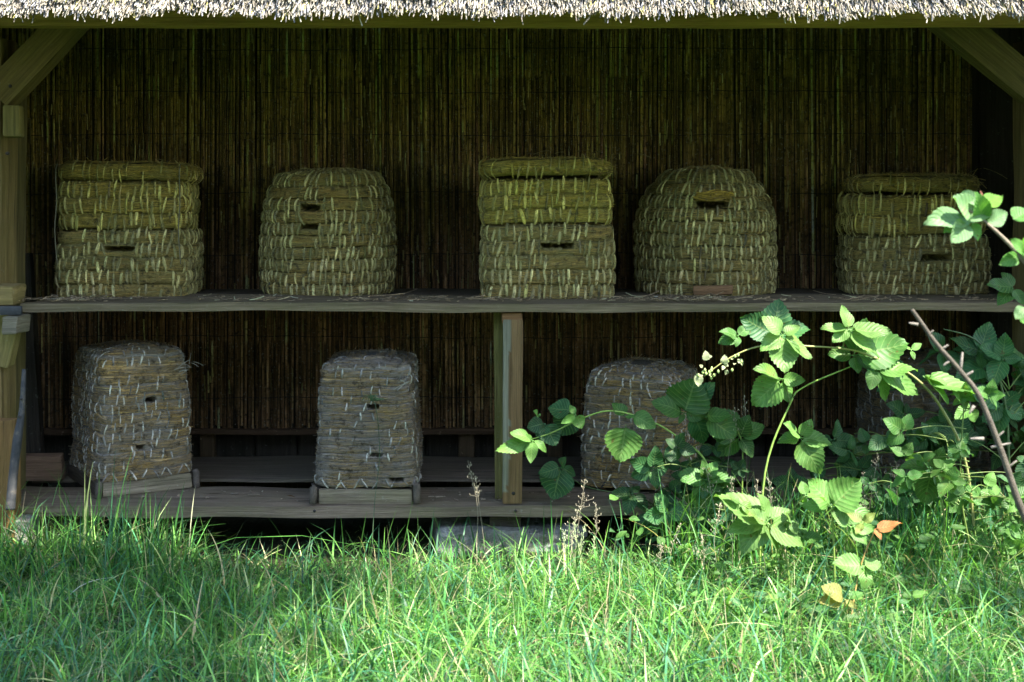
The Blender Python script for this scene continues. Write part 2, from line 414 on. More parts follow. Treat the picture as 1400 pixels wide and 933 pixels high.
SH=.690   # top of the upper shelf
LO=.140   # top of the lower shelf
def box_hive(xc, Yc, w, d, rz, hb, hs, hl, wl, label, seed, hole, pal, pals, pall, lidoff=0., cord=False, bare=(), supoff=0.):
    e=empty('straw_hive',(xc,Yc,SH),label,'beehive','straw hives on the upper shelf'); e.rotation_euler.z=rz
    a,b=w/2-.01,d/2-.01; nb=5
    body=straw_part(wall(a,b,.0,hb-.005,nb,prof=lambda t:1.025-.055*abs(2*t-1)**3.)+top_rings(a-.02,b-.02,hb-.006,.035,2),7,.23,320,[hole],pal,.0185,1.,seed=seed,strands=560,bare=bare)
    body.build('hive_body',M_UP,e)
    ns=3 if hs>.12 else 2
    sup=straw_part(wall(a-.004,b-.004,hb+.006,hs-.004,ns,prof=lambda t:1.02-.07*abs(2*t-1)**2.5)+top_rings(a-.02,b-.02,hb+hs-.004,.035,2),7,.22,320,(),pals,.0185,.95,seed=seed+2.3,strands=560,wob=.006)
    for i,v in enumerate(sup.V): v[:,0]+=supoff
    sup.build('honey_box',M_UP,e)
    al,bl=wl/2-.022,b-.02; h0=hb+hs+.010
    lid=straw_part([(al,bl,h0+hl*.5,hl,0.,1.)]+[(al-.012-.028*k,bl-.012-.028*k,h0+hl*.76,.03,-1.,0.) for k in range(int(min(al,bl)/.028))],6,.6,320,(),pall,.022,.85,seed=seed+5.1,strands=500,wob=.005,sw=(.002,.0035),fringe=.5)
    for v in lid.V: v[:,0]+=lidoff
    frayed(lid,lidoff+al-.03,-bl,h0+hl*.6,26,.02,.05,A([.33,.24,.08]),int(seed*7))
    frayed(lid,lidoff,-bl*.8,h0+hl+.006,16,.12,.07,A([.2,.16,.07]),int(seed*9))
    lid.build('lid',M_UP,e)
    if cord:
        for sx in (-1,1):
            c=MB(); x=sx*(a+.006)*.93
            tube1(c,[(x,-b-.004,h0+hl*.9),(x,-b-.022,h0+hl*.3),(x+.002,-b-.021,hb+hs*.6),(x-.002,-b-.024,hb),(x+.004,-b-.022,hb*.5)],.0017,5,(.13,.12,.07)); c.build('cord',M_STEM,e)
    return e
def XY(x,d): return (x-700)*d/F
box_hive(XY(180,3.99),.395,.385,.36,R(4),.197,.135,.052,.385,'three-tier box straw hive tied with thin cord at the left end of the upper shelf',3.1,(0.0,.142,.075,.009),PAL_UPG,PAL_UP,PAL_UP,cord=True,bare=((-.15,.182,.09,.04),(0.02,.02,.07,.04)))
box_hive(XY(746,3.93),.335,.388,.35,R(3),.212,.128,.050,.375,'three-tier box straw hive with mossy yellow-green lid, right above the prop post',8.7,(.02,.152,.085,.012),PAL_UPG,PAL_UPM,PAL_UPM,lidoff=-.004,supoff=-.008,bare=((.15,.19,.07,.03),(.05,.10,.10,.03)))
box_hive(XY(1243,4.12),.505,.410,.34,R(-3),.180,.118,.050,.37,'shaded three-tier box straw hive at the right end of the upper shelf',14.2,(.035,.112,.085,.016),PAL_UPG,PAL_UP,PAL_UP,lidoff=-.005,supoff=-.004)

def round_hive(xc,Yc,r,h,prof,label,seed,holes,pal,bare,rz=0.,plate=None,rim=.15):
    e=empty('straw_skep',(xc,Yc,SH),label,'beehive','straw hives on the upper shelf'); e.rotation_euler.z=rz
    nc=10; co=[]
    for k in range(nc):
        t=(k+.5)/nc; q=prof(t); q2=prof(min(t+.05,1)); q1=prof(max(t-.05,0))
        tr=(q2-q1)*r; tz=h*.1; l=math.hypot(tr,tz); tr,tz=tr/l,tz/l
        co.append((r*q-.012,r*q-.012,h*t,h/nc*1.04/max(tz,.55),tr,tz))
    rt=r*prof(1.)
    k=0
    while rt-.02-.03*k>.012:
        co.append((rt-.02-.03*k,rt-.02-.03*k,h+.006*min(k,2),.031,-1.,.0)); k+=1
    mb=straw_part(co,2,.28,320,holes,pal,.0178,1.,(.0030,.0052),strands=380,seed=seed,bare=bare,wob=.004)
    mb.build('woven_body',M_UP,e)
    return e
e=round_hive(XY(450,4.09),.475,.209,.362,lambda t:(.965+.035*math.sin(pi*min(t/.7,1)) if t<.62 else .99-.24*((t-.62)/.38)**2),'round flat-topped straw skep with two small entrance holes one above the other',21.3,((-.028,.262,.05,.010),(-.030,.205,.05,.010)),PAL_UPG,((-.12,.30,.09,.035),(.04,.305,.08,.03),(.07,.27,.06,.03),(-.03,.235,.05,.035),(-.05,.17,.06,.03)))
#p=MB(); beam(p,(.052,.012,.040),loc=(-.030,-.212,.234),axis=2,rough=.0015,col=(1.2,1.1,.7)); p.build('wood_plug',M_POSTW,e)
e=round_hive(XY(963,4.10),.490,.222,.370,lambda t:(.965+.035*math.sin(pi*min(t/.6,1)) if t<.50 else .99-.43*((t-.50)/.50)**2.2),'wide domed straw skep with a golden repair tuft over its entrance slot',27.9,((-.005,.272,.085,.012),),PAL_UPG,((-.0,.297,.11,.028),))
p=MB(); rr=np.random.default_rng(5); n=46; t=np.linspace(-1,1,9)[None,:]
ux=rr.uniform(-.01,.01,(n,1))+t*rr.uniform(.035,.055,(n,1)); uz=rr.uniform(-.013,.013,(n,1))+rr.normal(0,.002,(n,1))*t
tubes(p,np.stack([ux-.003,-.212-.007*(1-t**2)+rr.uniform(-.004,.004,(n,1)),.298+uz*(1+.1*t**2)+.004*np.sin(t*3+uz*90)],-1),.0014,3,np.clip(A([.50,.34,.06])*np.exp(rr.normal(0,.45,(n,1))),.05,.9))
p.build('repair_tuft',M_THATCH,e)
p=MB(); beam(p,(.115,.012,.030),loc=(-.012,-.218,.020),axis=0,rough=.004,col=(.8,.6,.5)); p.build('wood_patch',M_PROP,e)

def tall_hive(xc,Yc,w,d,rz,h,label,seed,holes,pal,nc=12,bare=(),frame=True,straight=1.,keep=.5,stubs=True,dome=.022):
    e=empty('straw_hive',(xc,Yc,LO),label,'beehive','tall straw hives on the lower shelf'); e.rotation_euler.z=rz
    z0=.042 if frame else .012; a,b=w/2-.008,d/2-.008; hh=h-z0
    co=wall(a,b,z0,hh,nc,prof=lambda t:1.05-.10*t-.035*max(0,(t-.8)/.2)**2)
    n=int(min(a,b)*.9/.026)
    for k in range(n):
        q=(k+.6)/n; co.append((a*.93-.012-.026*k,b*.93-.012-.026*k,h+dome*(1-(1-q)**2),.029,-.93,.36*(1-q)))
    mb=straw_part(co,9,.20,320,holes,pal,.026,keep,(.0018,.0034),strands=560,seed=seed,zig=True,bare=bare,wob=.007,fringe=.5)
    rr=np.random.default_rng(int(seed*13))
    frayed(mb,a*.9,-b,h*.93,10,.01,.05,pal[3],int(seed)); 
    mb.build('woven_body',M_LOW,e)
    if frame:
        c=MB(); beam(c,(w*.93,.02,.040),loc=(0,-d/2+.006,.021),rough=.003,col=(1.35,1.3,1.2)); c.build('base_board',M_OLDW,e)
        c=MB(); beam(c,(w*.9,.02,.036),loc=(0,d/2-.012,.019),rough=.003); c.build('base_board',M_OLDW,e)
        for s in (-1,1):
            c=MB(); beam(c,(.018,d*.95,.040),loc=(s*(w/2-.006),0,.021),axis=1,rough=.003,col=(.55,.5,.5)); c.build('base_board',M_OLDW,e)
            c=MB(); tubes(c,A([[[s*(w/2+.006),-d/2-.006,-.0],[s*(w/2+.004),-d/2-.004,.02],[s*(w/2+.004),-d/2-.004,.045],[s*(w/2+.002),-d/2,.052]]]),.010,8,(.11,.09,.07),cap=True); c.build('corner_peg',M_BARK,e)
    return e
import numpy as _n
def hive_at(A0,B0,w,d):
    A0=_n.array(A0);B0=_n.array(B0); v=(B0-A0)/_n.linalg.norm(B0-A0); nrm=_n.array([-v[1],v[0]])
    c=A0+v*w/2+nrm*d/2; return c[0],c[1],math.atan2(v[1],v[0])
x_,y_,r_=hive_at((-1.150,.075),(-.93,.21),.27,.38)
tall_hive(x_,y_,.27,.375,r_,.385,'tall straw hive turned aside, golden straw bared near its top, leftmost on the lower shelf',33.1,((.01,.262,.022,.012),(-.02,.13,.014,.01)),PAL_LO,13,keep=.72,bare=((.0,.345,.25,.045),(.0,.2,.2,.02),(.04,.085,.2,.02)))
tall_hive(XY(506,3.79),.205,.275,.37,R(1.5),.362,'narrow grey straw hive on a wooden base just left of the prop post',39.7,((.02,.262,.024,.010),(.03,.13,.026,.008),(.085,.062,.03,.009)),PAL_LOG,14,bare=((-.04,.335,.16,.03),(.07,.25,.1,.03)),keep=.35)
tall_hive(XY(880,3.90),.325,.298,.38,R(-19),.322,'greyish straw hive partly behind bramble leaves, just right of the prop post',45.3,(),PAL_LO,13,frame=False,keep=.7)
tall_hive(XY(1250,4.1),.45,.30,.34,R(8),.345,'dark straw hive deep behind brambles at the right end of the lower shelf',52.9,(),[p_*.62 for p_ in PAL_LO],12,frame=False,keep=.4)  # palette scaled down: deep shade put into the straw colour

# ---------------------------------------------------------------- the shed
shed=empty('bee_shed',(0,.3,0),'open-fronted timber bee shelter with thatched roof, reed mat and two shelves','shelter')
def part(name,mb,mat,parent=shed,label=None,smooth=True):
    if parent is shed: rel(mb,shed)
    else: rel(mb,shed)
    o=mb.build(name,mat,parent,smooth)
    if label: o['label']=label
    return o
# shelves
us=MB(); beam(us,(2.96,.34,.026),loc=(.135,.172,SH-.013),rough=.0032,bev=.005,col=(1.,.9,.74)); us_=part('shelf',us,M_OLDW)
us=MB(); beam(us,(2.96,.33,.026),loc=(.135,.514,SH-.014),rough=.0025,bev=.005,col=(.6,.55,.5)); part('shelf_plank',us,M_OLDW)
for (y0,y1,c) in ((0,.240,(1.1,1.0,.95)),(.335,.69,(.9,.85,.82))):
    th=.034 if y0<.1 else .013; b=MB(); beam(b,(3.2,y1-y0,th),loc=(.16,(y0+y1)/2,LO-th/2),rough=.0035,bev=.006,col=c); part('bench_plank',b,M_OLDW)
for x in (-1.25,-.02,1.2):
    b=MB(); beam(b,(.09,.66,.06),loc=(x,.37,LO-.066),axis=1,rough=.003); part('bench_bearer',b,M_DARKW)
# prop post
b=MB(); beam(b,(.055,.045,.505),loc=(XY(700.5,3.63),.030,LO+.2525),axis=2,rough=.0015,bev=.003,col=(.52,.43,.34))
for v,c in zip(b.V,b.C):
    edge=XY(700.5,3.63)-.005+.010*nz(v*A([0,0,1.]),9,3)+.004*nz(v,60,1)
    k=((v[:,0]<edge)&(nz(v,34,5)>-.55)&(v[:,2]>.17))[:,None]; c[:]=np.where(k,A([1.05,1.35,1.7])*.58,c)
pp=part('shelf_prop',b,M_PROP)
b=MB(); beam(b,(.056,.05,.028),loc=(XY(700.5,3.63),.036,SH-.026-.0145),axis=0,rough=.0015,bev=.003,col=(.55,.38,.28)); part('packing_block',b,M_PROP)
b=MB(); beam(b,(.05,.04,.53),loc=(XY(689,3.71),.09,LO+.262),axis=2,rough=.002,bev=.003,col=(.6,.65,.5)); part('shelf_prop',b,M_POSTW)
# lintel
b=MB(); beam(b,(4.0,.05,.12),loc=(0,-.055,1.497),rough=.002,bev=.005,col=(1.,.8,.8)); part('lintel',b,M_LINT)
# corner posts
b=MB(); beam(b,(.16,.12,1.42),loc=(XY(22,3.66)-.105,.075,.71+.0),axis=2,rough=.004,bev=.008,col=(.8,.72,.6)); post=part('corner_post',b,M_POSTW)
b=MB(); beam(b,(.03,.1,1.42),loc=(XY(33,3.72)-.045,.17,.71),axis=2,rough=.003,col=(.5,.5,.4)); part('post_batten',b,M_POSTW)
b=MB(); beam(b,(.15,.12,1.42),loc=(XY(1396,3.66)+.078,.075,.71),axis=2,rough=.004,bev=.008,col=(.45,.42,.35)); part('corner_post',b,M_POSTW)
# braces
def brace(x0,y0,x1,y1,wd,Y,col):
    a=P(x0,y0,Y); c=P(x1,y1,Y); d=c-a; L=np.linalg.norm(d); an=math.atan2(d[2],d[0])
    b=MB(); beam(b,(L+.08,.07,wd),M=rot('y',-an),loc=(a+c)/2,axis=0,rough=.002,bev=.004,col=col); return b
part('brace',brace(14,118,98,28,.088,.045,(.72,.66,.55)),M_POSTW)
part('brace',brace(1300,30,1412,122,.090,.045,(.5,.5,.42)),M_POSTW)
# block and bracket at the left end of the shelf
b=MB(); beam(b,(.14,.10,.055),loc=(XY(30,3.6)-.084,.02,SH+.024),axis=0,rough=.003,bev=.006,col=(1.1,1.0,.9)); part('end_block',b,M_POSTW)
b=MB(); beam(b,(.044,.10,.052),loc=(XY(16,3.55),-.02,SH-.055),axis=1,rough=.003,bev=.005,col=(1.15,1.15,1.1)); part('shelf_bracket',b,M_OLDW)
b=MB(); beam(b,(.10,.012,.026),loc=(XY(4,3.55),-.045,SH-.016),axis=0,rough=.001); part('metal_strap',b,M_IRON)
b=MB(); beam(b,(.15,.06,.14),M=rot('y',R(14)),loc=(XY(10,3.65)-.04,.03,.60),axis=2,rough=.003,col=(.9,.9,.7)); part('post_wedge',b,M_POSTW)
b=MB(); beam(b,(.045,.04,.085),loc=(XY(4,3.5)-.01,-.0,1.19),axis=2,rough=.003,bev=.006,col=(.95,.95,.8)); part('post_peg',b,M_POSTW)
b=MB(); beam(b,(.18,.05,.42),loc=(XY(8,3.6)-.05,-.02,.17),axis=2,rough=.004,col=(.85,.62,.5)); part('post_board',b,M_POSTW)
b=MB(); beam(b,(.30,.04,.075),loc=(XY(58,3.9)-.10,.33,LO+.040),axis=0,rough=.003,col=(1.5,1.1,.95)); part('bench_end_block',b,M_OLDW)
def nail(x,y,Y,rd=.004):
    p=P(x,y,Y); b=MB(); tubes(b,A([[p+A([0,.006,0]),p+A([0,-.001,0])]]),rd,8,(.5,.35,.25),cap=True); part('nail',b,M_IRON)
nail(702,675,.0055,.005)
for x,y in ((9,95),(14,118),(10,210)): nail(x,y,.012,.005)
for x in (60,430,705,1010,1290): nail(x,699,-.002,.004)
# walls behind
b=MB()
for i in range(26):
    beam(b,(.138,.02,1.95),loc=(-1.78+.142*i,.80,.98),axis=2,rough=.002,col=np.full(3,random.uniform(.6,1.1)))
beam(b,(3.66,.02,1.95),loc=(0,.826,.98),axis=0,rough=.001)
part('back_wall',b,M_DARKW)
for s in (-1,1):
    b=MB()
    for i in range(7): beam(b,(.02,.135,1.95 if i<6 else 1.5),loc=(s*1.80,-.0+.139*i-.02,.9),axis=2,rough=.002,col=np.full(3,random.uniform(.6,1.1)))
    part('side_wall',b,M_DARKW)
b=MB(); beam(b,(3.5,.03,.022),loc=(0,.705,.222),rough=.002,col=(1.8,1.3,1)); part('mat_rail',b,M_DARKW)
for x in (-1.33,-1.0,-.15,.14,.6,1.1):
    b=MB(); beam(b,(.05,.03,.20),loc=(x,.74,.13),axis=2,rough=.002,col=(2,1.6,1.2)); part('wall_stud',b,M_DARKW)
b=MB(); beam(b,(.05,.04,.9),M=rot('x',R(-5))@rot('y',R(-5)),loc=(XY(44,4.1),.5,.36),axis=2,rough=.002); part('leaning_lath',b,M_DARKW)

# reed mat
mb=MB(); n=430; xs=np.linspace(-1.72,1.50,n)+rng.normal(0,.0009,n)
k=96; zz=np.linspace(.232,1.95,k)
X=xs[:,None]+.0009*np.sin(zz[None]*rng.uniform(1,4,(n,1))+rng.random((n,1))*6)+(.006*np.sin(xs*5)[:,None]+rng.normal(0,.0012,(n,1)))*(zz[None]-1)
Yv=.705+rng.normal(0,.0025,(n,1))+.003*np.sin(zz[None]*3+rng.random((n,1))*6)
Z=np.broadcast_to(zz[None],(n,k)).copy(); Z[:,0]+=rng.normal(0,.006,n)
rad=rng.uniform(.0027,.0041,(n,1))*np.ones((n,k))
rad[:,::16]*=1.15
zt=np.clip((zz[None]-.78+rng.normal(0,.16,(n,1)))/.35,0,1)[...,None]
base=(A([.195,.135,.032])*zt+A([.170,.092,.040])*(1-zt))*np.exp(rng.normal(0,.36,(n,1,1)))  # olive above, red-brown below: partly green bounce light put into the colour
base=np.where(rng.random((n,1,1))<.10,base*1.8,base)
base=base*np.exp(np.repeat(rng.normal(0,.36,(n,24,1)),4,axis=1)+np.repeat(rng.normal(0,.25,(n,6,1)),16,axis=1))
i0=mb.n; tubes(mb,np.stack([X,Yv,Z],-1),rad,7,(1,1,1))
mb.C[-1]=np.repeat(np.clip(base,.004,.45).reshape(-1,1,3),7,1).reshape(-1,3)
# short bright / broken pieces on top of the mat
m=700; x=rng.uniform(-1.7,1.45,m); z=rng.uniform(.3,1.6,m); L=rng.uniform(.02,.10,m); t=np.linspace(0,1,4)[None]
tubes(mb,np.stack([x[:,None]+t*rng.normal(0,.002,(m,1)),np.full((m,4),.697),z[:,None]+L[:,None]*t],-1),rng.uniform(.001,.0028,(m,1)),4,np.clip(A([.30,.25,.09])*np.exp(rng.normal(0,.4,(m,1))),.02,.6))
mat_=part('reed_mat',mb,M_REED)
wmb=MB()
for z in (.33,.53,.80,1.0,1.19,1.33,1.47,1.6):
    xx=np.linspace(-1.72,1.5,300); tubes(wmb,np.stack([xx,.699+.0*xx,z+.004*np.sin(xx*3+z*9)+.0015*np.sin(xx*41)],-1)[None],.0012,4,(.03,.025,.02))
part('binding_wire',wmb,M_BARK,mat_)

# thatch: slab, then cut ends at the eave
EY=-.60; EZ=1.402
sl=A([0.,-.72,-.69]); upn=A([0,-.69,.72])
mb=MB()
def slab(mb,y0,z0,y1,z1,th,w,nx=160,ny=30,seed=0):
    d=A([0,y1-y0,z1-z0]); d/=np.linalg.norm(d); nn=A([0,-d[2],d[1]]); nn=nn if nn[2]>0 else -nn
    L=math.hypot(y1-y0,z1-z0)
    for (o,fl) in ((th,0),(0,1)):
        xx=np.linspace(-w,w,nx); ss=np.linspace(0,L,ny); Xg,Sg=np.meshgrid(xx,ss,indexing='ij')
        p=A([0,y0,z0])+Sg[...,None]*d+nn*o; p[...,0]=Xg; p+=nn*(.008*nz(p,12,seed)[...,None])
        id_=np.arange(nx*ny).reshape(nx,ny); Q=np.stack([id_[:-1,:-1],id_[1:,:-1],id_[1:,1:],id_[:-1,1:]],-1).reshape(-1,4)
        mb.add(p,Q if not fl else Q[:,::-1],None,(.30,.27,.21),np.stack([Sg,Xg],-1))
    for ss in (0,L):
        xx=np.linspace(-w,w,nx); a=A([0,y0,z0])+ss*d+0*xx[:,None]; a[:,0]=xx; b=a+nn*th
        id_=np.arange(nx); V=np.vstack([a,b]); Q=np.c_[id_[:-1],id_[1:],id_[1:]+nx,id_[:-1]+nx]
        mb.add(V,Q,None,(.16,.14,.11),np.zeros((2*nx,2)))
slab(mb,-.42,1.49,.42,2.26,.20,2.05); slab(mb,1.5,1.30,.40,2.25,.22,2.05,seed=5)
# gable ends closed by bundles
n=46000
x=rng.uniform(-2.05,2.05,n); h=rng.random(n)**1.25*.24
h+= .010*nz(np.c_[x,x*0,x*0],14)
up=A([0,.16,.98]); up/=np.linalg.norm(up)
base=np.c_[x,np.full(n,EY),np.full(n,EZ)]+h[:,None]*up
d=norm(np.c_[rng.normal(0,.22,n),-.62+rng.normal(0,.14,n),-.80+rng.normal(0,.16,n)])
clump=.012*nz(np.c_[x*1.,h,h*0],55)[:,None]
L=(rng.uniform(.008,.042,n)+.006*nz(np.c_[x,h,h*0],23))[:,None]
t=np.array([-1.6,-.2,1.])
PL=base[:,None]+d[:,None]*(L[:,None]*t[None,:,None])+d[:,None]*clump[:,None]+A([0,.012,.01])
PL[:,0]+=A([0,.04,.035])
r=rng.uniform(.0008,.0019,n)
cl=A([.42,.37,.29])*np.exp(rng.normal(0,.42,(n,1))); yl=rng.random((n,1))<.05; cl=np.where(yl,A([.55,.50,.16]),cl); gy=rng.random((n,1))<.25; cl=np.where(gy,A([.30,.30,.32]),cl)
tubes(mb,PL,np.stack([r,r,r*.85],1),4,np.clip(cl,.05,.75),cap=True)
n=60
x=rng.uniform(-1.7,1.7,n); t=np.linspace(0,1,4)[None]
L=rng.uniform(.012,.045,n)[:,None]
PL=np.stack([x[:,None]+L*rng.normal(0,.25,(n,1))*t+L*rng.normal(0,.15,(n,1))*t**2,EY-.012+0*t+rng.uniform(-.01,.03,(n,1)),EZ+.010-L*t],-1)
tubes(mb,PL,rng.uniform(.0008,.0016,(n,1)),4,np.clip(A([.5,.46,.36])*np.exp(rng.normal(0,.3,(n,1))),.05,.8),cap=True)
thatch=part('thatch_roof',mb,M_THATCH,smooth=False)
# rafters
for x in (-1.6,-.8,0,.8,1.6):
    b=MB(); beam(b,(.06,1.05,.07),M=rot('x',R(44)),loc=(x,.05,1.86),axis=1,rough=.002); part('rafter',b,M_DARKW)

# ---------------------------------------------------------------- loose things at the shed
b=MB()
pts=[P(33,505,-.06),P(30,560,-.07),P(24,600,-.08),P(18,650,-.09),P(14,697,-.10)]
tube1(b,pts,[.006,.0085,.013,.0125,.0135],8,(1,1,1),10)
for i in range(7):
    q=P(30-i*2.6,545+i*24,-.075); bb=q+A([0,-.008,0]); tubes(b,A([[bb,bb+A([.004,-.005,.0])]]),.004,6,(1.2,1.1,1),cap=True)
tag(b.build('iron_bar',M_IRON),'blackened iron bar leaning against the left corner post','bar')
def stone(x0,x1,y0,y1,Y,dep,label,seed):
    a=P(x0,y1,Y); c=P(x1,y0,Y); mb=MB(); size=(c[0]-a[0],dep,c[2]-a[2])
    beam(mb,size,loc=((a[0]+c[0])/2,Y+dep/2,(a[2]+c[2])/2),rough=.014,bev=.016,seed=seed)
    return tag(mb.build('foundation_stone',M_STONE),label,'stone','footing stones under the bench')
stone(-40,44,704,775,-.03,.25,'pale grey footing stone in the grass below the left corner post',3)
stone(590,800,722,775,.01,.22,'wide grey footing stone under the bench, right of centre behind the grass',11)

# straw litter on the shelf
mb=MB(); rr=np.random.default_rng(3); n=800
cx=rr.choice([-1.28,-1.2,-.75,-.36,-.05,.33,.48,.62,1.0,1.4],n)+rr.normal(0,.09,n); cy=np.abs(rr.normal(.04,.09,n))+.01
an=rr.uniform(0,pi,n); L=rr.exponential(.018,n)+.006; t=np.linspace(-.5,.5,4)[None]
L=np.minimum(L,.1)
PL=np.stack([cx[:,None]+np.cos(an)[:,None]*L[:,None]*t,cy[:,None]+.35*np.sin(an)[:,None]*L[:,None]*t,SH+.004+rr.uniform(0,.006,n)[:,None]+.01*rr.random((n,1))*(t+.5)**2*L[:,None]/.05],-1)
ok=(PL[...,1].min(1)>.004)
tubes(mb,PL[ok],rr.uniform(.0007,.0016,(n,1))[ok],4,np.clip(A([.30,.22,.12])*np.exp(rr.normal(0,.5,(n,1))),.02,.6)[ok],cap=True)
tag(mb.build('straw_litter',M_THATCH),'crumbs and stalks of fallen straw scattered on the upper shelf','litter',kind='stuff')
mb=MB(); n=110; cx=rr.uniform(-1.2,.8,n); cy=rr.uniform(.01,.19,n); an=rr.uniform(0,pi,n); L=rr.exponential(.012,n)+.004
PL=np.stack([cx[:,None]+np.cos(an)[:,None]*L[:,None]*t,cy[:,None]+.5*np.sin(an)[:,None]*L[:,None]*t,LO+.005+rr.uniform(0,.004,n)[:,None]+0*t],-1)
tubes(mb,PL,rr.uniform(.0008,.002,(n,1)),4,np.clip(A([.3,.24,.17])*np.exp(rr.normal(0,.4,(n,1))),.03,.6),cap=True)
for k in range(26):
    x=random.choice((random.uniform(-1.2,1.3),random.uniform(.1,1.3))); y=random.uniform(.03,.2); q=A([x,y,LO+.006]); a=random.uniform(0,6.3); L_=random.uniform(.012,.03)
    V=A([q,q+A([cos(a)*L_,sin(a)*L_,.004]),q+A([cos(a+.5)*L_*.6,sin(a+.5)*L_*.6,.008]),q+A([cos(a-.5)*L_*.6,sin(a-.5)*L_*.6,.003])])
    mb.add(V,None,A([[0,1,2],[0,3,1]]),A([.16,.09,.04])*random.uniform(.5,1.4))
tag(mb.build('straw_crumbs',M_THATCH),'few crumbs of straw lying on the weathered lower bench planks','litter',kind='stuff')

# ---------------------------------------------------------------- ground and grass
def gz(x,y):
    return .012*np.sin(x*2.1+.5)+.012*np.sin(y*3+x)+.006*np.sin(x*9+y*5)
mb=MB(); gx=np.r_[-60,-30,-14,-8,-5,np.linspace(-3.2,3.2,110),5,8,14,30,60]; gy=np.r_[-60,-30,-14,-8,-5.5,np.linspace(-4,1.4,90),4,8,14,30,60]
Xg,Yg=np.meshgrid(gx,gy,indexing='ij'); near=(np.abs(Xg)<3.3)&(Yg>-4.1)&(Yg<1.5)
Zg=np.where(near,gz(Xg,Yg)+.008*nz(np.stack([Xg,Yg,0*Xg],-1),14),0)
id_=np.arange(Xg.size).reshape(Xg.shape); Q=np.stack([id_[:-1,:-1],id_[1:,:-1],id_[1:,1:],id_[:-1,1:]],-1).reshape(-1,4)
gc=np.where(near.reshape(-1,1),A([.7,.8,.6]),A([2.0,3.6,1.0]))
mb.add(np.stack([Xg,Yg,Zg],-1),Q,None,gc); tag(mb.build('ground',M_SOIL),kind='structure')

def blades(mb,x,y,h,w,lean,bend,col,k=5,z0=None,az=None):
    n=len(x); az=rng.uniform(0,2*pi,n) if az is None else az
    t=np.linspace(0,1,k)[None]; d=np.stack([np.cos(az),np.sin(az),0*az],-1)
    r=h[:,None]*(lean[:,None]*t+bend[:,None]*t**2.2)
    hz=h[:,None]*(t*np.sqrt(np.clip(1-lean**2*.5,.2,1))[:,None]-.55*bend[:,None]*t**2.6)
    c=np.stack([x[:,None]+d[:,None,0]*r,y[:,None]+d[:,None,1]*r,(gz(x,y) if z0 is None else z0)[:,None]-.01+hz],-1)
    fa=az+pi/2+rng.normal(0,.7,n); s=np.stack([np.cos(fa),np.sin(fa),rng.normal(0,.2,n)],-1)
    ww=(w[:,None]*np.clip(1.08-t**1.8,.04,1))[...,None]
    V=np.stack([c-s[:,None]*ww,c+s[:,None]*ww],2)
    idx=np.arange(n*k*2).reshape(n,k,2)
    Q=np.stack([idx[:,:-1,0],idx[:,:-1,1],idx[:,1:,1],idx[:,1:,0]],-1).reshape(-1,4)
    sh=(.55+.45*t)[...,None,None]
    C=np.broadcast_to(col[:,None,None,:],(n,k,2,3))
    mb.add(V,Q,None,C.reshape(-1,3),None)
def gcol(n,dry=.08):
    a=rng.random((n,1)); c=A([.052,.19,.042])*(1-a)+A([.155,.32,.062])*a
    c=np.where(rng.random((n,1))<.30,A([.050,.165,.075]),c)
    c=np.where(rng.random((n,1))<.06,A([.30,.38,.16]),c)
    c=np.where(rng.random((n,1))<dry,A([.36,.31,.17]),c)
    return np.clip(c*np.exp(rng.normal(-.06,.38,(n,1))),.01,.6)
def field(n,x0,x1,y0,y1,hf):
    x=rng.uniform(x0,x1,n); y=rng.uniform(y0,y1,n)
    dens=.62+.5*nz(np.stack([x,y,0*x],-1),6,2.)
    ok=rng.random(n)<dens; return x[ok],y[ok]
mb=MB()
x,y=field(125000,-1.75,1.75,-1.75,-.03,None); n=len(x)
gap=(y>-.15)&(x>-.85)&(x<.40)&(rng.random(n)<.70); x,y=x[~gap],y[~gap]; n=len(x)
pt=.5+.5*nz(np.stack([x,y,0*x],-1),3.3,5.)
hm=.036+.062*pt+.03*np.clip(-x-.2,0,1)*(y>-.5)+.045*np.exp(-((y+.12)/.12)**2)*(x<-.8)+.07*np.clip((x-.35)/.3,0,1)*np.exp(-((y+.25)/.25)**2)
h=hm*np.exp(rng.normal(0,.32,n)); az=np.where(rng.random(n)<.5,rng.uniform(0,2*pi,n),rng.normal(-1.5,1.4,n)+1.6*nz(np.stack([x,y,0*x],-1),4,9.))
blades(mb,x,y,h,rng.uniform(.0009,.0027,n)*(.8+.5*pt),np.abs(rng.normal(.4,.35,n)),np.abs(rng.normal(.45,.45,n)),gcol(n,.05),5,az=az)
# longer broad blades
n=6500; x=rng.uniform(-1.7,1.7,n); y=rng.uniform(-1.5,-.24,n)
blades(mb,x,y,rng.uniform(.08,.18,n),rng.uniform(.0016,.0036,n),np.abs(rng.normal(.25,.25,n)),np.abs(rng.normal(.5,.4,n)),gcol(n,.03),8)
# tall fringe along the bench
x=np.r_[rng.uniform(-1.6,-.85,420),rng.uniform(-.85,.4,150),rng.uniform(.4,1.6,1300)]; n=len(x); y=rng.uniform(-.30,-.04,n)
blades(mb,x,y,np.where(x<-.85,rng.uniform(.13,.27,n),np.where(x<.4,rng.uniform(.09,.22,n),rng.uniform(.13,.30,n))),rng.uniform(.0012,.0034,n),np.abs(rng.normal(.14,.16,n)),np.abs(rng.normal(.2,.3,n)),gcol(n,.08),8)
# thin dry stems all over
n=2600; x=rng.uniform(-1.7,1.7,n); y=rng.uniform(-1.5,-.2,n); cc=np.where(rng.random((n,1))<.5,A([.42,.38,.24]),A([.30,.36,.16]))*np.exp(rng.normal(0,.25,(n,1)))
blades(mb,x,y,rng.uniform(.07,.17,n),rng.uniform(.0004,.0008,n),np.abs(rng.normal(.3,.3,n)),np.abs(rng.normal(.3,.4,n)),np.clip(cc,0,.7),6)
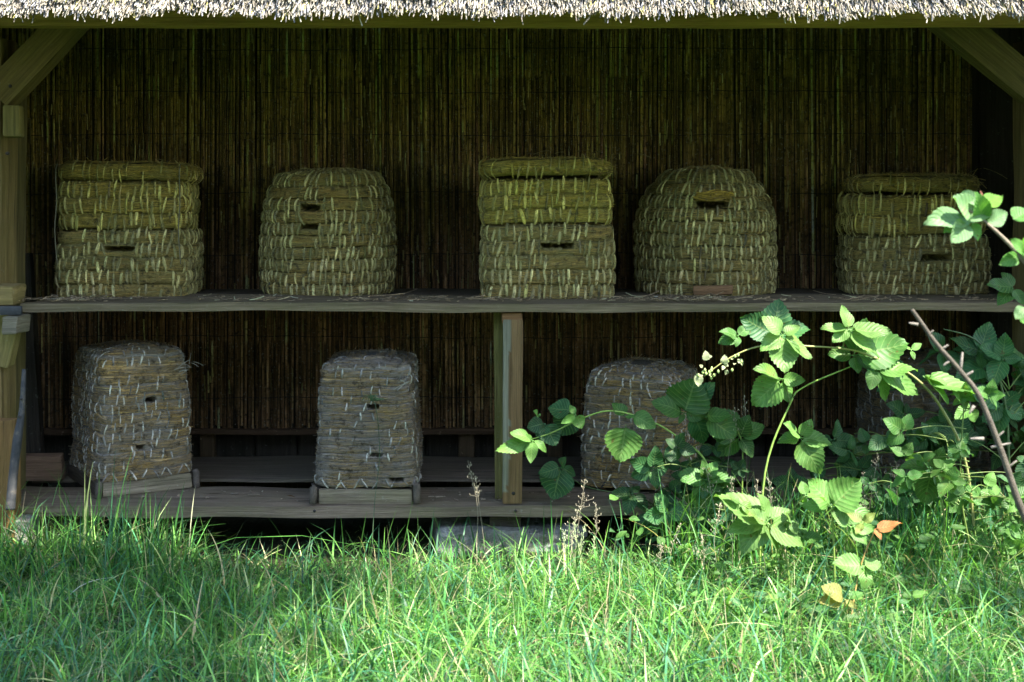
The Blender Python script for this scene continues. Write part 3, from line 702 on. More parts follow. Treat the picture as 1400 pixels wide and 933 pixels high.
# sparse wiry blades in the gap
n=26; x=rng.normal(-1.13,.05,n); blades(mb,x,rng.uniform(-.12,-.03,n),rng.uniform(.2,.36,n),rng.uniform(.002,.0035,n),np.abs(rng.normal(.08,.06,n)),np.abs(rng.normal(.1,.2,n)),gcol(n,.0),7)
# outlying lawn
x=rng.uniform(-3.4,3.4,45000); y=rng.uniform(-4.4,-.03,45000); o=(np.abs(x)>1.7)|(y<-1.7); x,y=x[o],y[o]; n=len(x)
blades(mb,x,y,rng.uniform(.05,.14,n),rng.uniform(.002,.0045,n),np.abs(rng.normal(.35,.3,n)),np.abs(rng.normal(.35,.4,n)),gcol(n),4)
tag(mb.build('grass',M_GRASS),'lush uncut grass in front of the shelter, shaded left and sunlit in the middle','grass',kind='stuff')

# ---------------------------------------------------------------- leaves
def leaflet(mb,base,tip,nrm,wf=.62,col=(.08,.2,.04),fold=.22,droop=.12,ser=.042,simple=False,shape=.8,K=None):
    base=np.asarray(base,float); tip=np.asarray(tip,float); d=tip-base; L=np.linalg.norm(d); d=d/L
    nrm=np.asarray(nrm,float); s=norm(np.cross(d,nrm)); nn=np.cross(s,d)
    K=K or (9 if simple else 21); xs=A([-1,-.5,0,.5,1.])
    t=np.linspace(0,1,K); w=np.sin(pi*np.clip(t,0,1)**(shape*.86))**.75*(1.06-.22*t**2)*np.clip((1-t)*7,0,1)**.3; w[-1]=.0
    w=w*L*wf*.5*(1. if simple else 1.22); w=np.maximum(w,.0006)
    ed=np.where(np.arange(K)%2==0,1+ser,1-ser)
    tt,xx=np.meshgrid(t,xs,indexing='ij')
    W=w[:,None]*np.where(np.abs(xx)==1,ed[:,None],1)
    ph=random.random()*6
    z=fold*np.abs(xx)*W - droop*L*tt**2 + .014*L*np.sin(tt*13+ph)*np.abs(xx) + .05*L*np.sin(tt*4+ph)*xx + .03*L*np.sin(tt*7+ph*2)
    tshift=(tt+ .035*np.where(np.abs(xx)==1,1,0)*np.where(np.arange(K)%2==0,1,0)[:,None])
    V=base+d*(np.clip(tshift,0,1)[...,None]*L)+s*(xx*W)[...,None]+nn*z[...,None]
    id_=np.arange(K*5).reshape(K,5); Q=np.stack([id_[:-1,:-1],id_[1:,:-1],id_[1:,1:],id_[:-1,1:]],-1).reshape(-1,4)
    mb.add(V,Q,None,col,np.stack([xx,tt],-1))
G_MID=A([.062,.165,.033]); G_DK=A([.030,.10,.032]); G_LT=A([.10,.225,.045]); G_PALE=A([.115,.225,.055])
def comp(lm,sm,x,y,Y,tips,col=G_MID,wf=.62,face=(.1,-1,.75),stem_from=None,jit=.25,dz=.0):
    "a compound leaf: node at a photo position and depth, leaflets out to their tips"
    b=P(x,y,Y)
    for tp in tips:
        tx,ty=x+(tp[0]-x)*1.03,y+(tp[1]-y)*1.03; w=tp[2] if len(tp)>2 else wf; dY=tp[3] if len(tp)>3 else random.uniform(-.03,.02)
        q=P(tx,ty,Y+dY); q0=b+(q-b)*.08
        f=norm(A(face)+np.random.default_rng(int(tx*7+ty)).normal(0,jit,3))
        leaflet(lm,q0,q,f,w,col*math.exp(random.gauss(0,.13)),fold=random.uniform(.1,.35),droop=random.uniform(.02,.2))
        tubes(sm,A([[b,q0,q0+(q-q0)*.05]]),.0011,5,col*1.1)
    if stem_from is not None:
        s=P(*stem_from); mid=(s+b)/2+A([0,0,.012]); tube1(sm,[s,mid,b],[.0018,.0014,.0011],5,A([.13,.20,.05]))
Z8=lambda zx,zy:(950+zx/2.029,400+zy/2.029)
Z7=lambda zx,zy:(700+zx/3.333,480+zy/3.333)
def tz(fn,l): return [fn(a[0],a[1])+tuple(a[2:]) for a in l]
def shoot(root_px,label,fn,group='bramble shoots in front of the shelf'):
    r=P(*root_px); r[2]=gz(r[0],r[1]); e=empty('bramble_shoot',tuple(r),label,'bramble',group)
    lm,sm=MB(),MB(); fn(lm,sm,r)
    for m_ in (lm,sm): rel(m_,e)
    sm.build('stem',M_STEM,e); lm.build('foliage',M_LEAF,e)
STC=A([.16,.24,.05])
# 1 left arching cane
def s1(lm,sm,r):
    tube1(sm,[r,P(985,690,-.12),P(964,630,-.12),P(934,603,-.12),P(892,577,-.13),P(838,562,-.14),P(799,571,-.14),P(754,592,-.13),P(722,602,-.13)],[.0035,.0032,.003,.0028,.0025,.0025,.0022,.0018,.0012],6,STC*1.4)
    Y=-.14
    comp(lm,sm,*Z7(515,300),Y,tz(Z7,[(460,232,.7),(556,300,.5)]),G_MID)
    comp(lm,sm,*Z7(545,290),Y,tz(Z7,[(655,345,.62)]),G_MID)
    comp(lm,sm,*Z7(520,335),Y,tz(Z7,[(492,505,.85)]),G_LT*.9,face=(0,-1,.3),jit=.08)
    comp(lm,sm,*Z7(275,275),Y+.02,tz(Z7,[(165,255,.8),(215,385,.85),(225,300,.7)]),G_DK)
    comp(lm,sm,*Z7(290,290),Y-.02,tz(Z7,[(322,352,.75),(228,330,.45),(262,245,.5)]),G_LT)
    comp(lm,sm,*Z7(150,330),Y+.03,tz(Z7,[(70,350,.8),(200,430,.85),(125,410,.7)]),G_DK)
    comp(lm,sm,*Z7(95,408),Y-.02,tz(Z7,[(-70,455,.35),(0,365,.5),(84,508,.5),(165,455,.4),(20,440,.4),(45,385,.5)]),G_LT)
    comp(lm,sm,*Z7(120,300),Y,tz(Z7,[(108,270,.6),(130,285,.6)]),G_LT)
shoot((1000,760,-.12),'bramble cane arching left to the prop post, with one hanging heart-shaped leaf',s1)
# 2 upper arching cane, sunlit
def s2(lm,sm,r):
    Y=-.36
    tube1(sm,[r,P(1322,641,Y+.06),P(1290,563,Y+.04),P(1246,513,Y+.02),P(1182,484,Y),P(1152,477,Y),P(1113,474,Y),P(1044,473,Y),P(999,489,Y),P(962,515,Y)],[.004,.0038,.0035,.003,.0028,.0026,.0026,.0024,.002,.0013],6,A([.26,.26,.09]))
    comp(lm,sm,*Z8(243,118),Y-.03,tz(Z8,[(195,64,.62),(290,92,.62),(182,160,.62),(325,178,.6),(250,222,.68)]),G_PALE,face=(.2,-.8,.9),jit=.1,stem_from=Z8(240,148)+(Y,))
    comp(lm,sm,*Z8(215,115),Y+.07,tz(Z8,[(235,22,.8),(130,70,.7),(320,95,.6)]),G_DK*1.3)
    comp(lm,sm,*Z8(428,103),Y-.03,tz(Z8,[(413,36,.62),(352,92,.5),(538,108,.55),(382,135,.6),(512,178,.62)]),G_PALE,face=(.2,-.8,.9),jit=.1,stem_from=Z8(410,155)+(Y,))
    comp(lm,sm,*Z8(440,175),Y+.03,tz(Z8,[(370,170,.6),(455,225,.7),(475,75,.6),(520,200,.6),(590,140,.7)]),G_MID)
    comp(lm,sm,*Z8(500,212),Y,tz(Z8,[(615,212,.5),(628,275,.5),(487,268,.6),(545,300,.5)]),G_LT,face=(.2,-.6,1))
    comp(lm,sm,*Z8(632,232),Y,tz(Z8,[(712,296,.5),(806,290,.32),(700,250,.5)]),G_LT,face=(.2,-.6,1))
    comp(lm,sm,*Z8(600,160),Y,tz(Z8,[(630,140,.4),(610,185,.4),(580,150,.4)]),G_LT*1.1)
    comp(lm,sm,*Z8(120,120),Y+.04,tz(Z8,[(65,140,.6),(115,150,.6),(75,105,.5),(150,95,.6)]),G_MID)
    # flower buds and crumpled young leaves at the tip
    for k in range(34):
        a=random.random(); q=P(*Z8(0+130*a+random.gauss(0,6),235-60*a+random.gauss(0,14)),Y+random.uniform(-.03,.02))
        if k%2: leaflet(lm,q,q+A([random.gauss(0,.010),random.uniform(-.01,.005),random.gauss(0,.010)]),(random.gauss(0,.4),-1,.6),.8,A([.42,.46,.26]),simple=True)
        else: tubes(sm,A([[q,q+A([0,0,.004]),q+A([0,0,.009])]]),A([[.0015,.004,.001]]),6,A([.35,.45,.15]))
shoot((1338,775,-.28),'long sunlit bramble cane under the upper shelf with pale leaves and a budding tip',s2)
def s3(lm,sm,r):
    Y=-.30
    tube1(sm,[r,P(1046,646,Y),P(1080,553,Y),P(1098,530,Y),P(1152,506,Y),P(1180,495,Y)],[.003,.0028,.0025,.0022,.002,.0014],6,STC*1.5)
    comp(lm,sm,*Z8(240,240),Y,tz(Z8,[(168,208,.55),(160,312,.72),(305,245,.55),(265,305,.6)]),G_LT,face=(.1,-.9,.6),stem_from=Z8(265,310)+(Y,))
    comp(lm,sm,*Z8(292,402),Y,tz(Z8,[(228,412,.6),(255,360,.6),(325,355,.6),(382,418,.5),(348,502,.62)]),G_LT*.85,face=(.1,-.9,.7))
shoot((1038,770,-.30),'upright green bramble stem curving right below the long sunlit cane',s3)
def s4(lm,sm,r):
    Y=-.10
    tube1(sm,[r,P(1015,650,Y),P(1012,597,Y),P(985,560,Y)],[.003,.0025,.0022,.0015],6,STC)
    comp(lm,sm,*Z8(125,402),Y,tz(Z8,[(36,335,.75),(150,342,.7),(192,368,.6),(62,452,.6),(162,455,.6)]),G_MID*.8)
    comp(lm,sm,*Z7(785,285),Y,tz(Z7,[(648,222,.6),(835,130,1.05),(880,300,.6),(760,330,.4)]),G_MID*.8)
    comp(lm,sm,*Z7(880,300),Y-.02,tz(Z7,[(1020,385,.8),(1000,290,.6)]),G_MID*.9)
    comp(lm,sm,*Z8(-5,330),Y,tz(Z8,[(48,250,.6),(30,420,.6)]),G_DK*1.2)
    comp(lm,sm,*Z7(890,592),Y-.05,tz(Z7,[(772,585,.55),(875,505,.5),(985,560,.7),(880,755,.8),(990,640,.6)]),G_MID)
    comp(lm,sm,*Z8(30,520),Y-.06,tz(Z8,[(-45,500,.6),(30,610,.7),(105,520,.6),(60,470,.6)]),G_MID)
    comp(lm,sm,*Z7(800,700),Y-.04,tz(Z7,[(740,730,.7),(860,810,.75),(920,760,.6),(840,650,.6)]),G_MID*.9)
shoot((1010,765,-.10),'dense mid-green bramble shoot against the right edge of the hive beside the prop post',s4)
def s5(lm,sm,r):
    Y=-.02
    tube1(sm,[r,P(900,700,Y),P(870,680,Y),P(800,665,Y),P(768,640,Y)],[.0025,.002,.002,.0015,.001],6,A([.06,.09,.03]))
    comp(lm,sm,*Z7(225,530),Y,tz(Z7,[(185,675,.95),(290,570,.6),(240,485,.7),(120,560,.6)]),G_DK)
    comp(lm,sm,*Z7(550,650),Y-.04,tz(Z7,[(455,650,.6),(520,745,.6),(620,740,.6),(580,610,.6),(520,620,.5)]),G_DK*.9)
    comp(lm,sm,*Z7(720,640),Y-.05,tz(Z7,[(650,700,.6),(700,760,.6),(800,660,.6),(770,590,.6)]),G_DK*.9)
    comp(lm,sm,*Z7(770,540),Y-.02,tz(Z7,[(705,500,.7),(840,560,.6),(780,600,.6),(810,500,.5)]),G_DK*.9)
    comp(lm,sm,*Z7(640,760),Y-.06,tz(Z7,[(565,790,.7),(620,850,.7),(700,830,.6),(690,760,.6)]),G_DK)
shoot((905,745,-.02),'low bramble shoot with deep green leaves on the bench right of the prop post',s5)
def s6(lm,sm,r):
    Y=-.46
    tube1(sm,[r,P(1075,765,Y),P(1050,715,Y)],[.003,.0026,.002],6,STC)
    comp(lm,sm,*Z8(205,630),Y,tz(Z8,[(62,560,.55),(95,655,.6),(185,560,.6),(125,715,.6),(265,600,.6)]),G_PALE*1.1,face=(.2,-.6,1),jit=.2)  # bright sun partly put into the pale leaf colour
    for k in range(7):
        x,y=random.uniform(1010,1110),random.uniform(665,755)
        comp(lm,sm,x,y,Y+random.uniform(-.05,.1),[(x+random.uniform(14,28)*cos(a),y+random.uniform(12,24)*sin(a)) for a in (random.uniform(0,1)+j*1.9 for j in range(3))],[G_LT,G_MID,G_PALE][k%3],face=(.2,-.6,1),stem_from=(1062,735,Y))
    comp(lm,sm,*Z8(200,640),Y-.03,tz(Z8,[(310,700,.6),(240,740,.6),(150,600,.5)]),G_PALE,face=(.2,-.6,1),jit=.2)
shoot((1080,800,-.46),'short bramble shoot with large pale sunlit leaves in front of the bench',s6)
def s7(lm,sm,r):
    Y=-.45
    tube1(sm,[r,P(1140,750,Y),P(1137,692,Y)],[.003,.0026,.002],6,STC)
    comp(lm,sm,*Z8(378,595),Y,tz(Z8,[(322,520,.7),(455,520,.8),(295,588,.4),(490,612,.45),(455,640,.5)]),G_LT,face=(.1,-.9,.6),jit=.1)
    comp(lm,sm,*Z8(430,650),Y-.02,tz(Z8,[(500,655,.5),(385,610,.5),(480,700,.5)]),G_LT*1.2)
shoot((1142,800,-.45),'leafy bramble shoot with two upright pleated leaves, right of the pale shoot',s7)
def s8(lm,sm,r):
    Y=-.28
    tube1(sm,[r,P(1290,700,Y),P(1273,641,Y)],[.003,.0026,.002],6,STC)
    comp(lm,sm,*Z8(655,490),Y,tz(Z8,[(572,475,.5),(640,590,.75),(728,545,.7),(690,432,.6),(720,470,.5)]),G_LT*.75,face=(.1,-.9,.6))
shoot((1290,765,-.28),'small bramble shoot with five green leaves before the dark fourth lower hive',s8)
def s9(lm,sm,r):
    Y=-.12
    tube1(sm,[r,P(1380,640,Y),P(1372,540,Y),P(1340,470,Y),P(1290,450,Y)],[.004,.0036,.003,.0025,.0015],6,A([.07,.11,.04]))
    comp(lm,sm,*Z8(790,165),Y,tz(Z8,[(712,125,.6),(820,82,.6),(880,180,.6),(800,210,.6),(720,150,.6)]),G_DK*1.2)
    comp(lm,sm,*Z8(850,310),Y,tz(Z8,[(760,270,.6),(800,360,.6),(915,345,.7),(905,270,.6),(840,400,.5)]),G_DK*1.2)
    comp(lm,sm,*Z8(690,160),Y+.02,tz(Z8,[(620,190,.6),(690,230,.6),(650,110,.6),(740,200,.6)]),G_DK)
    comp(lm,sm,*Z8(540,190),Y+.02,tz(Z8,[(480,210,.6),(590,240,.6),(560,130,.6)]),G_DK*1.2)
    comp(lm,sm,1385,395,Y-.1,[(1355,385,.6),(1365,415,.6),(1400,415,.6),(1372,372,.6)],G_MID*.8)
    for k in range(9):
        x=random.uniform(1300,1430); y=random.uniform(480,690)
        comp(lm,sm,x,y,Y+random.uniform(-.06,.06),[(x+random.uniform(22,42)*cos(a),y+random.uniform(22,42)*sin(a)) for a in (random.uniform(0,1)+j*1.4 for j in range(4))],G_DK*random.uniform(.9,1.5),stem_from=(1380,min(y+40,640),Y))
shoot((1385,760,-.12),'tall dark bramble shoot filling the shade at the far right beneath the shelf',s9)
def s10(lm,sm,r):
    Y=-.62; OR=A([.36,.14,.05])
    tube1(sm,[r,P(1175,780,Y),P(1195,728,Y)],[.002,.0018,.0013],6,A([.3,.2,.06]))
    comp(lm,sm,1196,724,Y,[(1232,715,.42),(1205,735,.4)],OR,face=(.1,-.8,.8),jit=.1)
    comp(lm,sm,1180,715,Y,[(1158,700,.5),(1196,702,.5),(1170,730,.5)],A([.17,.22,.05]),face=(.1,-.8,.8))
    comp(lm,sm,1180,775,Y,[(1140,770,.6),(1205,770,.6),(1185,805,.6),(1198,800,.4),(1165,760,.5)],G_LT*1.05,face=(.1,-.8,.8))
    comp(lm,sm,1155,820,Y-.05,[(1128,800,.6),(1160,838,.6),(1120,822,.5),(1172,832,.4)],A([.20,.20,.05]),face=(.1,-.8,.8))
shoot((1160,850,-.66),'young bramble seedling with orange-tinged leaf tips in the grass at right',s10)

def filler(x0,Y,hgt,cols,n,spread):
    def f(lm,sm,r):
        top=r+A([random.gauss(0,.05),random.gauss(0,.03),hgt]); tube1(sm,[r,(r+top)/2+A([random.gauss(0,.03),0,0]),top],[.003,.0025,.0015],6,STC*.7)
        for k in range(int(n*1.4)):
            f_=random.uniform(.25,1.05); b=r+(top-r)*f_+A([random.gauss(0,spread),random.gauss(0,.035),0]); d=b[1]-CY
            x=700+b[0]*F/d; y=HOR+(EYE-b[2])*F/d; R_=random.uniform(17,32); a0=random.uniform(0,6.3); c=cols[random.randrange(len(cols))]*random.uniform(.8,1.3)
            comp(lm,sm,x,y,b[1],[(x+R_*random.uniform(.7,1.1)*cos(a0+j*1.35),y+R_*random.uniform(.6,1.)*sin(a0+j*1.35)) for j in range(random.choice((3,3,5,4)))],c,jit=.5)
            s0=r+(top-r)*f_; tube1(sm,[s0,(s0+b)/2+A([0,0,.01]),b],[.0016,.0013,.001],5,STC*.7)
    return f
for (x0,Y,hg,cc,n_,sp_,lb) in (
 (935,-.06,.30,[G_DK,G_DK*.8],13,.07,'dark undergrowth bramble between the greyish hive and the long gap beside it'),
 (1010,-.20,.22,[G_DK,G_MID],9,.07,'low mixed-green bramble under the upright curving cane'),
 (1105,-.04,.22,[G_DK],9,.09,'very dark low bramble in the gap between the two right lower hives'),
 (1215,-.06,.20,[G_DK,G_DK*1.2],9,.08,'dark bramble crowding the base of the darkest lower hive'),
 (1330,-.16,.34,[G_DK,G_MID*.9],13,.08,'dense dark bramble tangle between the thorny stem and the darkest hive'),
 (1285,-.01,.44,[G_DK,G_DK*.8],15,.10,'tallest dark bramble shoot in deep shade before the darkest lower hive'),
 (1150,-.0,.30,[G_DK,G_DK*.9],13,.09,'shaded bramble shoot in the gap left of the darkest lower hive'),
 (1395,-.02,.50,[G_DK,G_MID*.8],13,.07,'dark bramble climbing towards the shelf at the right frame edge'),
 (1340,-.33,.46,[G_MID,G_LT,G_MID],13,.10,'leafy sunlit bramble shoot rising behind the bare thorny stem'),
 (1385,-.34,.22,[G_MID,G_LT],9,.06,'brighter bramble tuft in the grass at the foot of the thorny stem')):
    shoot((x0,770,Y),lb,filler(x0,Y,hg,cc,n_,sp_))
# ground cover under the shoots: loose small leaves
mb=MB(); sm=MB()
for k in range(520):
    x=random.uniform(.25,1.65); Y=random.uniform(-.75,-.02)
    if x<.5 and random.random()<.5: continue
    z=gz(x,Y)+random.uniform(.02,.17)*(1.0 if Y>-.4 else .5); L=random.uniform(.018,.04); a=random.uniform(0,2*pi)
    leaflet(mb,(x,Y,z),(x+L*cos(a),Y+L*sin(a)*.7,z+random.uniform(-.4,.5)*L),(random.gauss(0,.4),-.5,1),random.uniform(.5,.8),[G_DK*1.2,G_MID,G_LT][random.randrange(3)]*random.uniform(.8,1.2),simple=True,K=7)
for k in range(900):
    x=random.uniform(-1.6,1.6); Y=random.uniform(-1.5,-.08); z=gz(x,Y)+random.uniform(.02,.06); a0=random.uniform(0,6)
    for j in range(3):
        a=a0+j*2.09; L=random.uniform(.006,.013); leaflet(mb,(x,Y,z),(x+L*cos(a),Y+L*sin(a),z+.002),(random.gauss(0,.3),random.gauss(0,.3)-.3,1),.85,G_MID*random.uniform(.8,1.5),simple=True,K=5)
tag(mb.build('ground_cover',M_LEAF),'clover and small wild leaves growing among the grass blades','ground cover',kind='stuff')

# seeding grasses
def seeder(label,stalks,col):
    r=P(stalks[0][0],stalks[0][4] if len(stalks[0])>4 else 770,stalks[0][2]); r[2]=gz(r[0],r[1])
    e=empty('seeding_grass',tuple(r),label,'grass stalk','seeding grass stalks'); st=MB(); hd=MB()
    for (x,y,Y,ln) in stalks:
        b=P(x+random.uniform(-25,25),770,Y); b[2]=gz(b[0],b[1]); tp=P(x,y,Y); md=(b+tp)/2+A([random.gauss(0,.008),0,.01])
        path=tube1(st,[b,md,tp],[.0006,.0005,.0003],4,col*.8)
        d=norm(tp-md)
        for k in range(28):
            f=random.random(); q=tp-d*ln*f; w=ln*.22*(.2+f)*random.random()**.5
            q2=q+A([random.gauss(0,1)*w,random.gauss(0,1)*w*.6,random.uniform(0,.5)*w+.004])
            tubes(hd,A([[q,(q+q2)/2+A([random.gauss(0,.002),0,.002]),q2]]),.00025,3,col)
            tubes(hd,A([[q2,q2+A([random.gauss(0,.001),0,.0025]),q2+A([random.gauss(0,.001),0,.005])]]),A([[.0003,.0009,.0003]]),4,col*random.uniform(.8,1.5))
    for m_ in (st,hd): rel(m_,e)
    st.build('stalk',M_STEM,e); hd.build('seed_head',M_STEM,e)
BR=A([.36,.32,.22]); GR=A([.35,.42,.22])
seeder('thin pale seeding grass stalk rising just left of the prop post',[(640,632,-.08,.09),(650,655,-.08,.05)],BR)
seeder('small buff seeding grass stalks in front of the greyish hive right of the post',[(800,655,-.15,.09),(815,690,-.15,.08),(790,700,-.18,.08)],BR*1.2)
seeder('clump of fine pale seeding grass before the footing stone',[(785,715,-.2,.07),(800,722,-.22,.07),(770,725,-.22,.07),(812,735,-.2,.06)],GR*1.3)
seeder('feathery seeding grass among shaded bramble leaves in the dark gap between hives',[(1018,545,-.1,.1),(1005,560,-.12,.09),(965,640,-.2,.1),(1050,655,-.35,.09),(1000,655,-.3,.09)],BR*.9)
seeder('drooping seeding grass before the dark fourth lower hive',[(1200,625,-.3,.11),(1225,630,-.3,.09),(1180,650,-.3,.1)],BR*.8)
seeder('hazy pale seeding grass standing low in the shaded lawn at left of centre',[(370,850,-.75,.07),(395,865,-.78,.06),(350,880,-.8,.07),(420,880,-.8,.06),(385,900,-.8,.06)],GR*1.2)
seeder('dry straw-coloured seeding grass just left of the pale-leaved bramble shoot',[(930,720,-.3,.08),(960,735,-.35,.08),(985,690,-.35,.08),(1035,660,-.4,.08),(905,745,-.3,.06)],BR*1.2)
# grass-like weed rooted on the front of the second lower hive
mb=MB(); sm=MB(); q=P(508,548,.01)
for k in range(26):
    a=random.uniform(-2.6,.3); L=random.uniform(.02,.05)
    tube1(mb,[q,q+A([cos(a)*L*.5,-.012,sin(-a)*L*.5]),q+A([cos(a)*L,-.014,-abs(sin(a))*L*.3+.01])],[.0008,.0008,.0003],4,A([.07,.13,.05]),3)
tube1(mb,[q,q+A([.014,-.014,-.02]),P(519,620,-.0),P(512,690,-.03),P(508,760,-.06)],[.0012,.001,.001,.001,.0012],4,A([.05,.09,.04]))
e=empty('wispy_weed',tuple(P(508,760,-.06)),'wispy green weed climbing the front of the narrow upright hive','weed'); rel(mb,e); mb.build('stem',M_STEM,e)

# ---------------------------------------------------------------- foreground saplings at right
def twig_leaf(lm,q,d,L,col): leaflet(lm,q,q+d*L,norm(A([random.gauss(0,.45),-.9,random.uniform(0,1)])),.5,col,fold=.3,droop=.15,ser=.02)
r=P(1500,900,-1.5); r[2]=0; r[0]=1.12
e=empty('fruit_sapling',tuple(r),'leafy fruit sapling with glossy oval leaves leaning in from the right edge','sapling')
sm,lm=MB(),MB(); Y=-1.5
br=A([.22,.18,.13])
tube1(sm,[r,A([1.06,-1.5,.4]),P(1440,420,Y),P(1400,357,Y),P(1360,315,Y),P(1325,288,Y)],[.009,.007,.0045,.0038,.003,.0018],7,br)
tube1(sm,[P(1345,300,Y),P(1343,270,Y),P(1340,262,Y)],[.0018,.0014,.001],6,A([.3,.12,.08]))
for (x0,y0,x1,y1,w) in ((1325,300,1263,298,.4),(1330,297,1306,266,.55),(1340,282,1313,257,.4),(1343,283,1375,263,.42),(1322,302,1290,318,.55),(1322,305,1302,333,.6),(1325,300,1362,292,.3),(1330,305,1340,333,.55),(1350,305,1382,288,.6),(1385,300,1412,285,.8),(1398,345,1383,325,.5),(1392,350,1366,362,.4),(1400,350,1425,325,.6),(1325,298,1318,275,.5),(1400,420,1388,438,.7),(1345,300,1335,262,.4),(1395,440,1415,430,.7),(1410,355,1388,338,.6)):
    x1,y1=x0+(x1-x0)*.9,y0+(y1-y0)*.9; q0=P(x0,y0,Y+random.uniform(-.02,.02)); q1=P(x1,y1,Y+random.uniform(-.05,.02))
    leaflet(lm,q0,q1,norm(A([random.gauss(0,.3),-.9,random.uniform(.1,.9)])),w,(G_MID*1.3 if random.random()<.6 else A([.14,.26,.11]))*random.uniform(.85,1.2),fold=.3,ser=.02,droop=.12,shape=.9)
for m_ in (sm,lm): rel(m_,e)
sm.build('branch',M_BARK,e); lm.build('foliage',M_LEAF,e)
r=A([1.02,-1.35,0.]); Y=-1.35
e=empty('thorny_sapling',tuple(r),'bare dead thorny stem slanting up from bottom right to a broken tip','sapling')
sm=MB()
tube1(sm,[r,P(1440,780,Y),P(1398,700,Y),P(1370,620,Y),P(1340,545,Y),P(1315,510,Y),P(1280,470,Y),P(1262,445,Y),P(1247,424,Y)],[.009,.0075,.0065,.0055,.0048,.0042,.0038,.0036,.0034],8,A([.10,.085,.065]))
for (x0,y0,x1,y1,rd) in ((1312,512,1316,482,.0028),(1345,600,1327,600,.0028),(1355,612,1382,606,.0022),(1300,492,1290,500,.0025),(1255,444,1243,442,.0028),(1270,458,1276,452,.002),(1288,478,1296,472,.0025),(1320,515,1330,508,.003),(1332,555,1325,566,.0025),(1378,640,1390,630,.002),(1362,600,1372,590,.002)):
    tubes(sm,A([[P(x0,y0,Y),(P(x0,y0,Y)+P(x1,y1,Y))/2,P(x1,y1,Y-.005)]]),A([[rd*1.2,rd,rd*.6]]),6,A([.20,.18,.15]),cap=True)
rel(sm,e); sm.build('stem',M_BARK,e)

# ---------------------------------------------------------------- light, and the trees that shade the lawn
EL=R(58); AZ=R(45)      # the sun stands in front and to the right of the shed
SUN=A([cos(EL)*sin(AZ),-cos(EL)*cos(AZ),sin(EL)])
def dens(gx,gy):
    "how thick the crown is over a spot of ground"
    d=1/(1+np.exp((gx+.42+.18*np.sin(gy*5)+.35*(gy+1.0))/.10))       # shade to the left
    d=np.where(gy>-.16,d*np.clip(1-(gy+.16)/.12,.0,1),d)             # the eave stays in sun
    d2=.30/(1+np.exp(-(gx-.75)/.12))*(.5+.5*np.sin(gx*11+gy*7))
    d2=np.where(gy>-.20,d2*.2,d2)
    return np.maximum(d,d2)
e=empty('broadleaf_tree',(3.0,-4.9,0),'tall unseen broadleaf tree, its crown shaped to shade the left half of the lawn','tree')
lm,sm=MB(),MB(); n=0; rr=np.random.default_rng(11)
gx=rr.uniform(-2.8,1.7,50000); gy=rr.uniform(-2.6,.25,50000); ok=rr.random(50000)<dens(gx,gy)*.62  # unseen crown: leaves kept only where the lawn is to be shaded
gx,gy=gx[ok],gy[ok]; tt=rr.uniform(4.6,6.4,len(gx))/sin(EL)
C=np.stack([gx,gy,0*gx],-1)+SUN*tt[:,None]
def cards(mb,C,size,col):
    n=len(C); d=norm(rr.normal(0,1,(n,3))*A([1,1,.5])); s=norm(np.cross(d,norm(rr.normal(0,.5,(n,3))+A([0,0,1.]))))
    L=rr.uniform(.7,1.2,(n,1))*size; up=np.cross(s,d)
    V=np.stack([C-d*L*.5,C-d*L*.1+s*L*.32+up*L*.06,C+d*L*.5,C-d*L*.1-s*L*.32+up*L*.06,C+d*L*.15-up*.02*L],1)
    i=np.arange(n)[:,None]*5
    T=np.concatenate([i+A([0,1,4]),i+A([1,2,4]),i+A([2,3,4]),i+A([3,0,4])]).astype(int)
    c=np.clip(col*np.exp(rr.normal(0,.25,(n,1))),.01,.5)
    mb.add(V,None,T,np.repeat(c,5,0))
cards(lm,C,.085,A([.06,.13,.03]))
tube1(sm,[A([3.0,-4.9,0]),A([2.8,-4.7,1.8]),A([2.2,-4.2,3.6]),A([1.6,-3.6,5.2]),A([1.0,-3.2,6.3])],[.20,.16,.12,.07,.03],10,A([.16,.13,.10]))
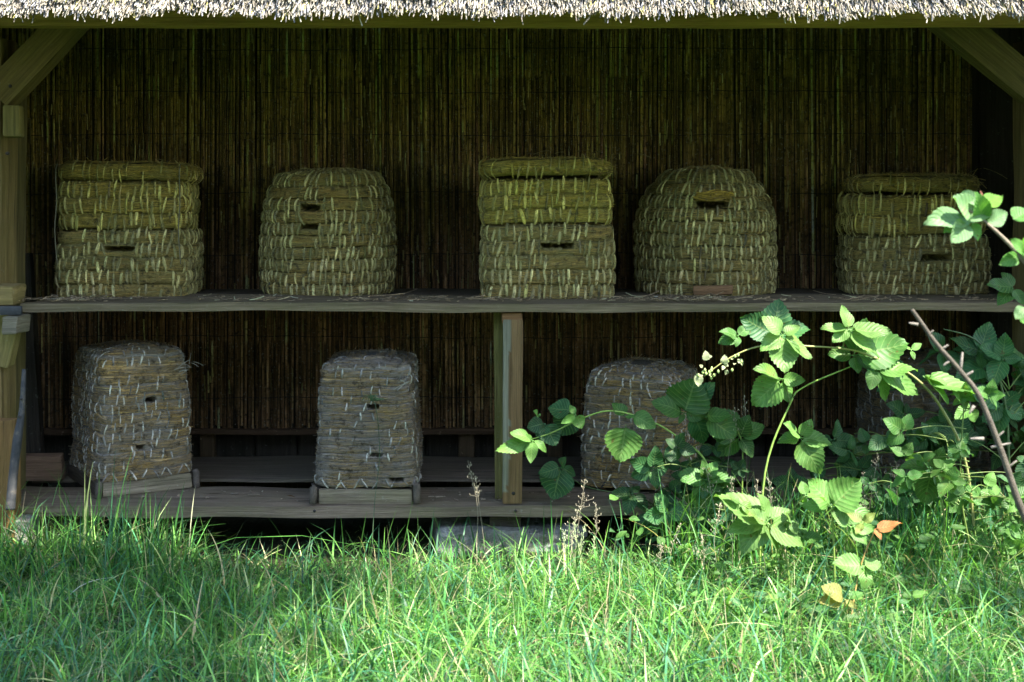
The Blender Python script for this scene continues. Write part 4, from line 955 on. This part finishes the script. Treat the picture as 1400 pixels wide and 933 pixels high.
for k in range(14):
    f=random.uniform(.5,1); s=A([2.8,-4.7,1.8])*(1-f)+A([1.2,-3.3,6.0])*f; t_=C[rr.integers(len(C))]
    tube1(sm,[s,(s+t_)/2+A([0,0,.2]),t_],[.04,.022,.008],6,A([.16,.13,.10]))
for m_ in (lm,sm): rel(m_,e)
sm.build('trunk',M_BARK,e); lm.build('crown',M_TREE,e)
# unseen hedge behind the viewer, added to block the low sky
mb=MB(); n=16000; x=rr.uniform(-11,11,n); z=rr.uniform(0,4.6,n); y=-9.5+1.0*nz(np.stack([x,0*x,z],-1),1.1)-rr.random(n)**2*1.2
cards(mb,np.stack([x,y,z],-1),.30,A([.05,.11,.03])); 
tag(mb.build('hedge',M_TREE),'unseen tall green hedge added opposite the shelter to block the low sky','hedge')

w=bpy.data.worlds.new('World'); sc.world=w; w.use_nodes=True; nt=w.node_tree
bg=nt.nodes['Background']; sky=nt.nodes.new('ShaderNodeTexSky'); sky.sky_type='NISHITA'; sky.sun_disc=False
sky.sun_elevation=EL; sky.sun_rotation=math.atan2(SUN[0],SUN[1])
nt.links.new(sky.outputs[0],bg.inputs[0]); bg.inputs[1].default_value=.15
L=bpy.data.lights.new('sun','SUN'); L.energy=5.0; L.angle=R(.53); L.color=(1,.95,.86)
so=bpy.data.objects.new('sun',L); COL.objects.link(so)
from mathutils import Vector
so.rotation_euler=Vector(tuple(SUN)).to_track_quat('Z','Y').to_euler(); so.location=(4,-4,7)

cam=bpy.data.cameras.new('camera'); co=bpy.data.objects.new('camera',cam); COL.objects.link(co); sc.camera=co
co.location=(0,CY,EYE); co.rotation_euler=(R(90),0,0)
cam.sensor_width=36; cam.lens=36*F/1400; cam.shift_y=-(466.5-HOR)/1400; cam.clip_start=.05; cam.clip_end=500
cam.dof.use_dof=True; cam.dof.focus_distance=3.75; cam.dof.aperture_fstop=7.1
sc.render.engine='CYCLES'
sc.cycles.max_bounces=8; sc.cycles.diffuse_bounces=5
sc.view_settings.view_transform='Standard'; sc.view_settings.look='None'; sc.view_settings.gamma=1
sc.view_settings.exposure=2.35
